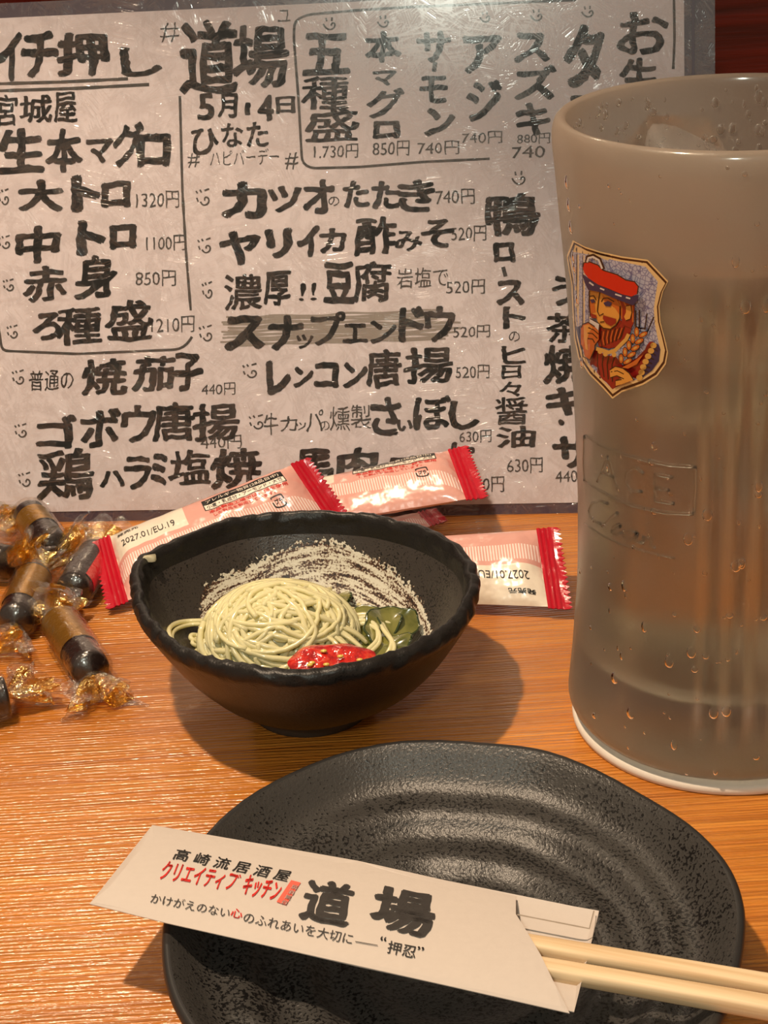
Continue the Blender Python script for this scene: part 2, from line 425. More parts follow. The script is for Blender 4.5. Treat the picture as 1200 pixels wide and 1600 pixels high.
paper = slab('paper', M_paper, -.158, .1158, .0043, .1936, -.0003, 0, menu)
slab('clear_cover', M_film, -.168, .1269, 0, .199, .00045, .0006, menu)
slab('weld_seam', M_back, .1185, .1195, 0, .199, .0006, .0009, menu)

def stroke(P, w_, taper=.0, seed=0):
    """ribbon on the paper along pixel polyline P, width w_ px"""
    # resample
    Q = []
    for a, b_ in zip(P, P[1:]):
        n = max(2, int(hypot(b_[0]-a[0], b_[1]-a[1])/6))
        for i in range(n): Q.append((a[0]+(b_[0]-a[0])*i/n, a[1]+(b_[1]-a[1])*i/n))
    Q.append(P[-1]); 
    for _ in range(2): Q = [Q[0]]+[((Q[i-1][0]+2*Q[i][0]+Q[i+1][0])/4, (Q[i-1][1]+2*Q[i][1]+Q[i+1][1])/4) for i in range(1, len(Q)-1)]+[Q[-1]]
    V = []; n = len(Q)
    for i, q in enumerate(Q):
        a = Q[max(i-1, 0)]; b_ = Q[min(i+1, n-1)]; dx, dy = b_[0]-a[0], b_[1]-a[1]; L = hypot(dx, dy) or 1
        ww = w_/2*(1+.3*nz(i*.3+seed, 3)); V += [(q[0]-dy/L*ww, q[1]+dx/L*ww), (q[0]+dy/L*ww, q[1]-dx/L*ww)]
    return V, [(2*i, 2*i+1, 2*i+3, 2*i+2) for i in range(n-1)]
_sd = [0]
def letter(parts, m=None, name='lettering'):
    """parts: list of ('string', x0,y0,x1,y1, offset, wobble) in photo pixels on the paper; one lettering mesh"""
    mb = MB()
    for p in parts:
        s, x0, y0, x1, y1 = p[:5]; off = p[5] if len(p) > 5 else .03; wob = p[6] if len(p) > 6 else .055
        _sd[0] += 1; V, Fc = glyphs(s, off, wob, _sd[0]*1.37)
        sl = -.035
        mb.add([onm(x0+(x1-x0)*a, y1+(y0-y1)*b_+sl*(x1-x0)*(a-.5), .00012) for a, b_ in V], Fc)
    return mb.build(name, m or M_ink, paper, smooth=False)
def pen(list_, m=None, w_=3.5, name='ruled_line'):
    mb = MB()
    for P in list_:
        V, Fc = stroke(P, w_, seed=len(P)+P[0][0]); mb.add([onm(x, y, .00010) for x, y in V], Fc)
    return mb.build(name, m or M_inkgrey, paper, smooth=False)
def smile(x0, y0, x1, y1, upright=False):
    def T(a): 
        return [(x0+(x1-x0)*x, y0+(y1-y0)*y) for x, y in a]
    if upright: S = [[(.2, .05), (.25, .3)], [(.62, .0), (.6, .28)], [(.0, .5), (.15, .8), (.5, 1), (.85, .75), (.85, .4), (.6, .4), (.55, .62)]]
    else: S = [[(.05, .12), (.16, .26)], [(.32, .05), (.42, .2)], [(.62, .1), (.95, .0)], [(.1, .5), (.2, .72)], [(.35, .72), (.5, .95), (.85, .9), (1, .62), (.8, .42), (.6, .5), (.65, .66)]]
    pen([T(a) for a in S], M_inkgrey, 2.6, 'smiley_mark')

B = .045
L_ = letter
L_([('イ', -6, 50, 35, 128, .06), ('チ', 32, 48, 92, 122, .05), ('押', 88, 50, 172, 120, .05), ('し', 186, 72, 254, 120, .04)])
pen([[(-6, 131), (100, 128), (200, 123)], [(-6, 142), (120, 138), (233, 132)]], M_inkgrey, 5)
L_([('宮', -8, 148, 28, 198, .02), ('城', 30, 148, 82, 192, .025), ('屋', 84, 143, 121, 192, .025)])
L_([('生', -5, 200, 70, 272, .045), ('本', 70, 200, 130, 270, .045), ('マ', 134, 216, 178, 256, .05), ('グ', 176, 190, 225, 262, .04), ('ロ', 212, 208, 268, 262, .06)])
L_([('大', 28, 280, 100, 332, .06), ('ト', 110, 272, 158, 332, .08), ('ロ', 157, 282, 205, 325, .07)])
L_([('中', 23, 352, 97, 412, .05), ('ト', 118, 343, 166, 400, .07), ('ロ', 170, 350, 214, 390, .08)])
L_([('赤', 35, 415, 105, 473, .035), ('身', 115, 398, 184, 468, .04)])
L_([('ろ', 50, 488, 95, 532, .05), ('種', 88, 480, 160, 540, .03), ('盛', 163, 468, 240, 535, .028)])
for s, bx in [('1320円', (212, 298, 280, 326)), ('1100円', (228, 367, 290, 392)), ('850円', (212, 422, 275, 448)), ('1210円', (236, 494, 304, 520)),
              ('1.730円', (490, 225, 560, 248)), ('850円', (582, 220, 640, 244)), ('740円', (652, 220, 718, 242)), ('740円', (722, 205, 785, 225)), ('880円', (808, 208, 860, 225)), ('740', (800, 228, 852, 247)),
              ('740円', (680, 295, 742, 320)), ('520円', (705, 352, 760, 378)), ('520円', (697, 437, 758, 460)), ('520円', (708, 508, 766, 528)), ('440円', (315, 598, 368, 618)), ('520円', (712, 570, 765, 592)),
              ('440円', (313, 680, 378, 702)), ('630円', (718, 672, 768, 692)), ('1350円', (722, 745, 788, 770)), ('630円', (792, 715, 848, 740)), ('440円', (868, 733, 925, 755))]:
    L_([(s, *bx, .004, .05)], M_inkgrey)
pen([[(281, 150), (285, 300), (291, 400), (298, 485)], [(-4, 500), (3, 548), (120, 553), (280, 546), (293, 538), (300, 526)]], M_inkgrey, 4)
L_([('#', 250, 35, 280, 66, -.012), ('道', 280, 30, 372, 148, .032), ('場', 362, 38, 452, 138, .03)])
L_([('5', 308, 145, 335, 188, .03), ('月', 340, 145, 372, 185, .04), ('1', 382, 160, 392, 180, .03), ('4', 402, 148, 428, 190, .04), ('日', 430, 150, 462, 178, .04)])
L_([('ひ', 298, 200, 342, 242, .03), ('な', 345, 192, 380, 230, .025), ('た', 385, 190, 420, 230, .025)])
for p_ in [('#', 293, 238, 312, 262, -.004), ('ハピバーデー', 328, 233, 436, 258, -.004), ('#', 445, 238, 466, 265, -.004), ('ユ', 434, 15, 454, 34, -.004)]: L_([p_], M_inkgrey)
pen([[(765, 248), (660, 253), (560, 261), (485, 263), (472, 255), (466, 150), (459, 60), (460, 32), (480, 23), (560, 16), (640, 11), (760, 6), (900, 0)]], M_inkgrey, 4)
L_([('五', 472, 50, 548, 118, .04), ('種', 470, 118, 545, 172, .02), ('盛', 476, 168, 562, 222, .022)])
L_([('本', 570, 48, 628, 98, .04), ('マ', 582, 110, 620, 134, .05), ('グ', 572, 138, 632, 185, .035), ('ロ', 582, 188, 626, 217, .07)])
L_([('サ', 650, 48, 705, 98, .04), ('モ', 655, 118, 700, 162, .04), ('ン', 662, 168, 712, 213, .05)]); pen([[(680, 97), (678, 112)]], M_ink, 7, 'lettering')
L_([('ア', 722, 55, 785, 115, .045), ('ジ', 728, 125, 785, 190, .04)])
L_([('ス', 803, 50, 860, 98, .05), ('ズ', 803, 102, 870, 157, .045), ('キ', 805, 160, 860, 212, .04)])
L_([('タ', 880, 38, 945, 137, .05)]); L_([('コ', 888, 148, 950, 200, .05)])
L_([('お', 963, 18, 1045, 86, .03)]); L_([('生', 967, 90, 1030, 150, .04)])
pen([[(1053, -4), (1054, 60), (1052, 108)]], M_inkgrey, 4)
L_([('カ', 345, 283, 418, 343, .06), ('ツ', 418, 290, 472, 332, .05), ('オ', 473, 280, 523, 335, .05), ('の', 513, 307, 530, 322, .0), ('た', 535, 282, 578, 325, .05), ('た', 580, 282, 625, 327, .05), ('き', 620, 280, 680, 332, .045)])
L_([('ヤ', 342, 360, 408, 415, .055), ('リ', 413, 356, 458, 404, .07), ('イ', 463, 352, 500, 402, .06), ('カ', 498, 356, 542, 396, .05), ('酢', 553, 338, 620, 400, .035), ('み', 617, 360, 660, 393, .03), ('そ', 657, 342, 710, 388, .04)])
L_([('濃', 350, 428, 410, 485, .02), ('厚', 412, 423, 455, 478, .03), ('!!', 467, 442, 495, 470, .01), ('豆', 505, 408, 555, 476, .045), ('腐', 552, 408, 612, 473, .025)])
L_([('岩塩で', 620, 418, 700, 450, .0)], M_inkgrey)
# grey marker scribble through the sold-out line
mk = MB()
random.seed(9)
for k in range(16):
    y = 497+k*2.9; x0 = 346+random.uniform(-2, 18); x1 = 700+random.uniform(-25, 22)
    P = [(x0+(x1-x0)*i/9, y-(12*(i/9))+random.uniform(-2.2, 2.2)) for i in range(10)]
    V, Fc = stroke(P, 3.1, seed=k); mk.add([onm(x, y_, .00005+.000001*k) for x, y_ in V], Fc)
mk.build('marker_scribble', M_marker, paper, smooth=False)
L_([('ス', 350, 492, 415, 548, .06), ('ナ', 418, 492, 475, 548, .05), ('ッ', 463, 522, 490, 545, .03), ('プ', 485, 487, 540, 540, .035), ('ェ', 535, 505, 575, 537, .03), ('ン', 578, 500, 620, 537, .045), ('ド', 622, 478, 665, 535, .05), ('ウ', 662, 478, 712, 535, .045)])
L_([('普通の', 45, 578, 115, 611, .005)], M_inkgrey)
L_([('焼', 127, 560, 200, 618, .04), ('茄', 205, 555, 275, 612, .04), ('子', 270, 550, 318, 612, .045)])
L_([('レ', 415, 562, 455, 618, .07), ('ン', 458, 572, 490, 606, .06), ('コ', 490, 565, 530, 607, .06), ('ン', 535, 565, 575, 606, .05), ('唐', 572, 545, 628, 608, .035), ('揚', 630, 542, 708, 600, .03)])
L_([('ゴ', 55, 648, 120, 702, .05), ('ボ', 125, 638, 190, 700, .045), ('ウ', 188, 632, 245, 692, .045), ('唐', 238, 628, 305, 690, .035), ('揚', 300, 630, 375, 690, .03)])
L_([('牛', 412, 645, 435, 680, .0), ('カ', 438, 650, 465, 674, .0), ('ッ', 462, 660, 478, 672, .0), ('パ', 478, 640, 505, 675, .0), ('の', 500, 658, 515, 672, .0), ('燻', 515, 635, 547, 674, .0), ('製', 548, 632, 580, 670, .0)], M_inkgrey)
L_([('さ', 578, 620, 628, 682, .045), ('い', 620, 655, 645, 674, .06), ('ぼ', 645, 618, 705, 672, .04), ('し', 700, 625, 750, 672, .05)])
L_([('鶏', 57, 700, 148, 782, .025), ('ハ', 155, 735, 195, 762, .05), ('ラ', 193, 712, 238, 765, .045), ('ミ', 235, 708, 262, 760, .06), ('塩', 262, 702, 330, 758, .025), ('焼', 328, 700, 410, 765, .035)])
L_([('馬', 460, 700, 522, 762, .04), ('肉', 525, 698, 592, 757, .045), ('ユ', 600, 712, 662, 748, .045), ('ッ', 664, 715, 695, 745, .04), ('ケ', 692, 690, 742, 740, .05)])
L_([('鴨', 757, 302, 845, 370, .035), ('ロ', 770, 378, 806, 411, .07), ('ス', 775, 437, 820, 478, .05), ('ト', 785, 478, 822, 514, .05), ('の', 795, 518, 812, 534, .0), ('ヒ', 783, 540, 822, 569, .035), ('日', 783, 570, 815, 592, .03), ('々', 780, 596, 815, 620, .02), ('醤', 773, 620, 825, 664, .015), ('油', 775, 665, 838, 700, .03)])
pen([[(786, 417), (790, 432)]], M_ink, 6, 'lettering')
L_([('う', 862, 430, 902, 478, .04), ('茶', 853, 488, 908, 536, .03), ('焼', 848, 538, 915, 600, .04), ('キ', 852, 604, 918, 650, .055), ('・', 872, 655, 882, 665, .03), ('サ', 862, 680, 925, 732, .05)])
for s in [(-3, 295, 14, 322), (-3, 368, 16, 390), (4, 436, 22, 456), (10, 508, 28, 530), (305, 295, 328, 323), (308, 372, 330, 397), (315, 440, 332, 468), (310, 508, 332, 535), (18, 578, 38, 602), (378, 568, 402, 592), (22, 662, 42, 685), (388, 648, 412, 672), (28, 738, 48, 762)]: smile(*s)
for s in [(505, 27, 527, 48), (590, 24, 610, 44), (750, 18, 768, 36), (829, 14, 850, 34), (800, 267, 824, 290), (909, 9, 930, 28)]: smile(*s, upright=True)

# ------------------------------------------------------------ bowl
BC = Vector((-.0263, .460, 0))
def radial_fn(px, z, c):
    pts = []
    for p in px:
        q = onz(p[0], p[1], z if len(p) < 3 else p[2])-c; pts.append((atan2(q.y, q.x) % (2*pi), hypot(q.x, q.y)))
    pts.sort(); n = 360; tab = []
    for i in range(n):
        a = 2*pi*i/n
        for k in range(len(pts)):
            a0, r0 = pts[k-1]; a1, r1 = pts[k]
            if k == 0: a0 -= 2*pi
            aa = a
            if k == 0 and a > pts[-1][0]: aa = a-2*pi
            if a0 <= aa <= a1: tab.append(r0+(r1-r0)*(aa-a0)/max(a1-a0, 1e-9)); break
        else: tab.append(r0)
    for _ in range(14): tab = [(tab[i-1]+tab[i]*2+tab[(i+1) % n])/4 for i in range(n)]
    return lambda a: tab[int((a % (2*pi))/(2*pi)*n) % n]
ZR = .0415
brim = radial_fn([(204, 896), (209, 872, .0425), (238, 857), (287, 838), (359, 811), (432, 802), (528, 801), (601, 808), (654, 822), (702, 843), (736, 868), (750, 907, .0405), (746, 948, .039), (724, 992, .0375), (673, 1036, .0365), (601, 1065, .036), (528, 1082, .036), (456, 1087, .036), (383, 1080, .036), (320, 1064, .036), (277, 1045, .036), (240, 1012, .037), (219, 980, .038), (207, 935, .040)], ZR, BC)
def bowl_r(f, a):   # profile factor f of rim radius; foot is round
    return brim(a)
bp_out = [(.30, .0), (.345, .0), (.36, .0028), (.37, .0040), (.50, .0078), (.66, .0140), (.80, .0220), (.90, .0300), (.962, .0355), (.985, .0375), (1.0, .0392), (1.0, .0410), (.985, .0424), (.955, .0430), (.938, .0426), (.925, .0412), (.915, .0390)]
bp_in = [(.90, .0360), (.86, .0310), (.82, .0260), (.76, .0205), (.66, .0150), (.54, .0112), (.40, .0088), (.25, .0078), (.10, .0074), (0, .0073)]
def bowl_in_z(rf):
    P = [(1.0, .042)]+bp_in
    for (a, za), (b_, zb) in zip(P, P[1:]):
        if b_ <= rf <= a: return zb+(za-zb)*(rf-b_)/(a-b_)
    return .042
def bowl_part(prof, closed_in=False):
    n = 240; V = []; Fc = []
    for k, (f, z) in enumerate(prof):
        for i in range(n):
            a = 2*pi*i/n; R_ = brim(a); w2 = max(0, min(1, (f-.35)/.35)); r = f*(R_*w2+.0545*(1-w2))
            dz = 0; dr = 0
            if f > .86:   # hammered chipped lip
                e = max(0, 1-abs(z-.0415)/.006)
                c1 = nz(cos(a)*9, sin(a)*9, z*120); c2 = nz(cos(a)*20, sin(a)*20, z*260+5)
                dr = e*(.0011*c1+.0009*abs(c2)*-1); dz = e*(.0007*nz(cos(a)*6, sin(a)*6, 2)+.0008*c2)
            if f < .02: r = 0
            V.append((BC.x+(r+dr)*cos(a), BC.y+(r+dr)*sin(a), z+dz))
    for k in range(len(prof)-1):
        for i in range(n): j = (i+1) % n; Fc.append((k*n+i, k*n+j, (k+1)*n+j, (k+1)*n+i))
    return V, Fc
def subprof(P, m=3):
    out = []
    for i in range(len(P)-1):
        p0 = P[max(i-1, 0)]; p1 = P[i]; p2 = P[i+1]; p3 = P[min(i+2, len(P)-1)]
        for k in range(m):
            t = k/m; out.append(tuple(.5*(2*p1[d]+(p2[d]-p0[d])*t+(2*p0[d]-5*p1[d]+4*p2[d]-p3[d])*t*t+(3*p1[d]-p0[d]-3*p2[d]+p3[d])*t**3) for d in (0, 1)))
    return out+[P[-1]]
bowl = thing('small_bowl', 'small black stoneware bowl with a rough chipped rim holding noodles', 'bowl')
V, Fc = bowl_part(subprof(bp_out[2:]+bp_in[:1], 4)); obj('bowl_outside', V, Fc, M_bowl, bowl)
V, Fc = bowl_part(subprof(bp_in, 3)); obj('bowl_inside', V, Fc, M_bowl_in, bowl)
V, Fc = lathe([(.0, .0014), (.0155, .0014), (.0165, 0), (.0190, 0), (.0198, .0028), (.0204, .0042)], 96, BC.x, BC.y); obj('foot_ring', V, Fc, M_foot, bowl)
# pale chip on the left lip
q = onz(228, 873, .0425)
V = [q+Vector((.0022*cos(a)*(1.5 if cos(a) > 0 else .8), .0032*sin(a)*(.6+.4*cos(a*2)), .0006+.0004*cos(a))) for a in [2*pi*k/14 for k in range(14)]]
mb = MB(); mb.add(V+[v-Vector((0, 0, .0016)) for v in V]+[q+Vector((0, 0, .0012))], [(i, (i+1) % 14, 28) for i in range(14)]+[(i+14, (i+1) % 14+14, (i+1) % 14, i) for i in range(14)])
mb.build('glaze_chip', mat('chip_clay', srgb(176, 168, 140), .5), bowl, label='pale bare chip in the black lip')

# broth
def inr(a, z):  # inner radius at height z
    for k in range(200):
        f = .9-k*.0045
        if bowl_in_z(f) <= z: break
    R_ = brim(a); w2 = max(0, min(1, (f-.35)/.35)); return f*(R_*w2+.0545*(1-w2))
n = 96; zt = .0165; V = [(BC.x, BC.y, zt)]; 
for i in range(n): a = 2*pi*i/n; r = inr(a, zt)*1.0; V.append((BC.x+r*cos(a), BC.y+r*sin(a), zt))
V.append((BC.x, BC.y, .0078))
for i in range(n): a = 2*pi*i/n; r = inr(a, .0095)*.97; V.append((BC.x+r*cos(a), BC.y+r*sin(a), .0100))
Fc = [(0, 1+i, 1+(i+1) % n) for i in range(n)]+[(n+1, n+2+(i+1) % n, n+2+i) for i in range(n)]+[(1+i, n+2+i, n+2+(i+1) % n, 1+(i+1) % n) for i in range(n)]
o = obj('broth', V, Fc, M_broth); o['label'] = 'thin clear yellowish dressing pooled in the bottom of the black bowl'; o['category'] = 'dressing'; o['kind'] = 'stuff'

# ------------------------------------------------------------ noodles
NC = Vector((-.0355, .4690, .0200)); NR = Vector((.0240, .0190, .0168))
rnd = random.Random(5)
def on_nest(th, ph, s=1.0):
    p = NC+Vector((NR.x*cos(ph)*cos(th), NR.y*cos(ph)*sin(th), NR.z*sin(ph)))*s; p.z = max(p.z, .0105); return p
def onb(px, py, lift):   # point on the inner bowl wall, lifted
    d = ray(px, py)
    for k in range(4000):
        p = CAM+d*(.30+k*.0001)
        if p.z > .041: continue
        f = hypot(p.x-BC.x, p.y-BC.y)/max(brim(atan2(p.y-BC.y, p.x-BC.x)), .01)
        if f < .98 and p.z <= bowl_in_z(f)+lift: return p
    return onz(px, py, .02)
mb = MB()
core, cf = grid(lambda u, v: on_nest(2*pi*u, -pi/2+pi*v, .86), 40, 20, True); mb.add(core, cf)
for k in range(230):   # coiled strands wound round tilted axes
    if k % 16 == 0: bax = Vector((rnd.gauss(.1, .42), rnd.gauss(-.62, .32), rnd.gauss(.8, .25)))
    ax = (bax+Vector((rnd.gauss(0, .07), rnd.gauss(0, .07), rnd.gauss(0, .07)))).normalized()
    if k % 11 == 0: ax = Vector((rnd.gauss(0, .6), rnd.gauss(0, .6), rnd.gauss(.3, .5))).normalized()
    e1 = ax.cross(Vector((.3, 1, .2))).normalized(); e2 = ax.cross(e1)
    off = rnd.uniform(-.85, .92); a0 = rnd.uniform(0, 2*pi); L = rnd.uniform(1.6, 5.2); P = []
    s0 = rnd.uniform(.90, 1.05); sd = rnd.uniform(0, 50)
    for i in range(26):
        a = a0+L*i/25; o_ = max(-.95, min(.95, off+.16*sin(a*1.7+sd)*rnd.uniform(.9, 1.1)*.6+.1*nz(i*.15, sd)))
        d = ax*o_+(e1*cos(a)+e2*sin(a))*sqrt(max(.02, 1-o_*o_))
        p = NC+Vector((d.x*NR.x, d.y*NR.y, d.z*NR.z))*(s0+.03*nz(i*.2, sd, 4))
        if p.z < .0105: p.z = .0105+rnd.uniform(0, .001)
        P.append(p)
    mb.tube(P, rnd.uniform(.00075, .00100), 7)
def strand(pts, r=.0008, n=22):
    P = [(onb(p[0], p[1], -p[2]) if p[2] < 0 else onz(*p)) for p in pts]; Q = []
    for i in range(n):
        t = i/(n-1)*(len(P)-1); k = min(int(t), len(P)-2); f = t-k
        p0, p1, p2, p3 = P[max(k-1, 0)], P[k], P[k+1], P[min(k+2, len(P)-1)]
        Q.append(.5*(2*p1+(p2-p0)*f+(2*p0-5*p1+4*p2-p3)*f*f+(3*p1-p0-3*p2+p3)*f**3))
    mb.tube(Q, r, 7)
# loose strands lying around the nest (photo pixel, height)
S = [[(340, 970, .024), (300, 970, -.003), (275, 974, -.0022), (264, 984, -.0015), (268, 1000, -.001), (274, 1006, -.001)],
     [(335, 1002, .022), (312, 994, -.003), (300, 992, -.002), (299, 998, -.002), (315, 1004, -.003), (345, 1006, .022)],
     [(360, 985, .026), (330, 1000, -.005), (301, 1022, -.0018)], [(365, 990, .026), (334, 1004, -.005), (304, 1026, -.0018)],
     [(340, 990, .02), (322, 1020, .016), (330, 1045, .015), (360, 1050, .016)],
     [(380, 1010, .022), (352, 1030, .018), (370, 1050, .017), (410, 1055, .018), (450, 1040, .021), (490, 1020, .022)],
     [(370, 1020, .02), (390, 1044, .018), (430, 1052, .018), (460, 1052, .018)],
     [(330, 985, .021), (400, 962, .032), (470, 962, .031), (530, 985, .026), (560, 1008, .022)],
     [(335, 990, .021), (400, 970, .031), (470, 970, .030), (520, 990, .026), (548, 1015, .022)],
     [(335, 997, .020), (400, 980, .029), (470, 978, .029), (515, 996, .026), (530, 1020, .023)],
     [(340, 975, .024), (400, 955, .034), (470, 955, .032), (540, 980, .026), (570, 1000, .021)],
     [(500, 925, .022), (530, 918, .018), (560, 925, .016), (575, 940, .015)],
     [(495, 940, .022), (488, 955, .022), (495, 970, .022), (510, 960, .022), (508, 942, .022), (495, 938, .0225), (486, 960, .022)],
     [(520, 935, .020), (525, 960, .020), (520, 985, .019)], [(530, 935, .019), (545, 960, .018), (590, 985, .017), (612, 1010, .016), (598, 1030, .016)],
     [(500, 990, .022), (515, 978, .021), (545, 978, .020), (560, 1000, .018), (552, 1016, .018)],
     [(500, 975, .020), (505, 1000, .021), (540, 1010, .019)], [(540, 950, .018), (580, 958, .015), (610, 968, .0145), (630, 975, .014)],
     [(560, 945, .021), (585, 962, .022), (600, 985, .022), (612, 1005, .020), (600, 1030, .018)], [(540, 965, .022), (570, 960, .023), (600, 966, .022), (628, 970, .020)], [(545, 985, .022), (560, 970, .023), (585, 975, .023), (590, 998, .021), (575, 1015, .020)],
     [(470, 900, .020), (478, 893, .019), (484, 900, .018)], [(572, 955, .016), (600, 990, .016), (606, 1025, .016)],
     [(455, 1000, .024), (480, 1020, .020), (460, 1045, .018), (430, 1050, .017)]]
for p in S:
    strand(p, .00078)
    if len(p) > 3:
        strand([(x+rnd.uniform(2, 6), y+rnd.uniform(3, 8), z-.0005 if z > 0 else z) for x, y, z in p], .0007)
o = mb.build('noodle_nest', M_noodle); o['label'] = 'coiled nest of pale yellow glass noodles in the black bowl'; o['category'] = 'noodles'; o['kind'] = 'stuff'

# pickled green slices
def slice_(px, py, z, rx, ry, rot, tilt, curl, label, fold=.0):
    c = onz(px, py, z); Rm = Matrix.Rotation(rot, 3, 'Z') @ Matrix.Rotation(tilt, 3, 'X')
    def f(u, v, o_):
        a = 2*pi*u; r = v*(1+.10*sin(3*a+px)+.05*sin(7*a)); x = rx*r*cos(a); y = ry*r*sin(a)
        return c+Rm @ Vector((x, y, curl*(x*x/rx-.4*y*y/ry)+.0009*sin(a*4+py)*v*v+o_+fold*abs(x)))
    t = thing('pickled_leaf', label, 'leaf slice', 'green pickled slices in the bowl')
    V1, F1 = grid(lambda u, v: f(u, v*.9+.001, .0005), 36, 7, True); V2, F2 = grid(lambda u, v: f(u, v*.9+.001, -.0005), 36, 7, True)
    m1 = MB(); m1.add(V1, F1); m1.add(V2, [q[::-1] for q in F2]); m1.build('flesh', M_leaf, t)
    P = [f(k/36, .93, 0) for k in range(37)]; m2 = MB(); m2.tube(P, .00045, 6); m2.build('skin', M_leafedge, t)
slice_(462, 908, .0205, .0055, .0040, .5, 1.0, .2, 'green slice standing behind the top of the noodle nest', .1)
slice_(498, 912, .0185, .0080, .0038, -.5, .8, .15, 'olive slice lying against the brushed back wall right of the nest top')
slice_(528, 930, .0180, .0068, .0030, -.7, .7, .3, 'dark-edged pointed slice on the white brushed patch')
slice_(552, 990, .0190, .0100, .0075, -.3, .5, .2, 'folded green slice just right of the noodle nest', .2)
slice_(580, 975, .0200, .0100, .0070, -.2, .45, .25, 'green slice in the middle of the right-hand heap')
slice_(606, 980, .0205, .0100, .0070, .5, .7, .2, 'wide olive slice at the right end of the heap', .15)
slice_(598, 1012, .0185, .0090, .0055, .2, .3, .2, 'small green slice nearest the right front lip of the bowl')
slice_(440, 1048, .0145, .0075, .0045, -.2, .3, .2, 'green slice half hidden under the front noodles')

# tomato
tc = onz(516, 1036, .0265); tm = thing('tomato_slice', 'cut red cherry tomato piece lying at the front of the noodles', 'tomato')
Rm = Matrix.Rotation(.12, 3, 'Z') @ Matrix.Rotation(radians(16), 3, 'X')
def tf(u, v):
    a = 2*pi*u; e = pi*v/2; w2 = 1+.07*sin(3*a+1)+.04*sin(7*a); return tc+Rm @ Vector((.0128*cos(a)*cos(e)*w2, .0085*sin(a)*cos(e)*w2, -.0066*sin(e)))
V, Fc = grid(tf, 48, 12, True); m_ = MB(); m_.add(V, [q[::-1] for q in Fc]); m_.build('skin', M_tomskin, tm)
def tg(u, v):
    a = 2*pi*u; w2 = (1+.07*sin(3*a+1)+.04*sin(7*a)); r = (1-v)
    return tc+Rm @ Vector((.0128*cos(a)*w2*r, .0085*sin(a)*w2*r, .0013*sin(pi*min(1, v*3)/2)+.0012*nz(cos(a)*r*3, sin(a)*r*3, 1)*v*2))
V, Fc = grid(tg, 48, 14, True); m_ = MB(); m_.add(V, Fc); m_.build('flesh', M_tomflesh, tm)
m_ = MB()
for k in range(9):
    a = rnd.uniform(0, 6.28); r = rnd.uniform(.2, .75); c = tc+Rm @ Vector((.0128*r*cos(a), .0085*r*sin(a), .0021))
    V, Fc = grid(lambda u, v: c+Vector((.0011*cos(2*pi*u)*sin(pi*v), .0007*sin(2*pi*u)*sin(pi*v), .0005*cos(pi*v))), 8, 5, True); m_.add(V, Fc)
m_.build('seeds', M_seed, tm, kind='stuff')

# ------------------------------------------------------------ plate
PC = Vector((.0115, .3255, 0))
prim = radial_fn([(255, 1490), (258, 1440), (290, 1365), (335, 1300), (400, 1240), (470, 1200), (530, 1177), (620, 1163), (690, 1165), (760, 1170), (850, 1178), (920, 1200), (1000, 1240), (1060, 1280), (1110, 1330), (1148, 1385), (1162, 1430), (1160, 1480), (1152, 1530, .019), (1130, 1600, .019), (1050, 1690), (900, 1760), (700, 1790), (500, 1770), (360, 1690), (295, 1610), (265, 1550)], .021, PC)
pp_out = [(0, .0035), (.50, .0035), (.53, .0), (.58, .0), (.60, .0035), (.72, .0070), (.86, .0130), (.96, .0180), (1.0, .0205), (1.003, .0218), (.99, .0227), (.975, .0226)]
pp_in = [(.95, .0208), (.92, .0182), (.88, .0150), (.84, .0132), (.80, .0128), (.76, .0129), (.72, .0120), (.68, .0098), (.64, .0085), (.60, .0086), (.56, .0092), (.52, .0089), (.48, .0072), (.44, .0062), (.40, .0065), (.36, .0072), (.32, .0067), (.26, .0053), (.2, .0050), (.1, .0050), (0, .0050)]
def plate_part(prof):
    n = 220; V = []; Fc = []
    for k, (f, z) in enumerate(prof):
        for i in range(n):
            a = 2*pi*i/n; R_ = prim(a); w2 = min(1, f/.5); r = f*(R_*w2+.072*(1-w2))
            wob = .0011*nz(cos(a)*1.7, sin(a)*1.7, f*4)*min(1, f*2)+(.0009*sin(a*5+.6)*max(0, (f-.8)/.2)) if z > .004 else 0
            V.append((PC.x+r*cos(a), PC.y+r*sin(a), z+wob))
    for k in range(len(prof)-1):
        for i in range(n): j = (i+1) % n; Fc.append((k*n+i, k*n+j, (k+1)*n+j, (k+1)*n+i))
    return V, Fc
plate = thing('side_plate', 'black irregular round plate with rippled pitted glaze in the foreground', 'plate')
V, Fc = plate_part(subprof(pp_out, 2)+[]); obj('plate_underside', V, Fc, M_plate_rim, plate)
V, Fc = plate_part(subprof([pp_out[-1]]+pp_in, 3)); obj('plate_well', V, Fc, M_plate, plate)

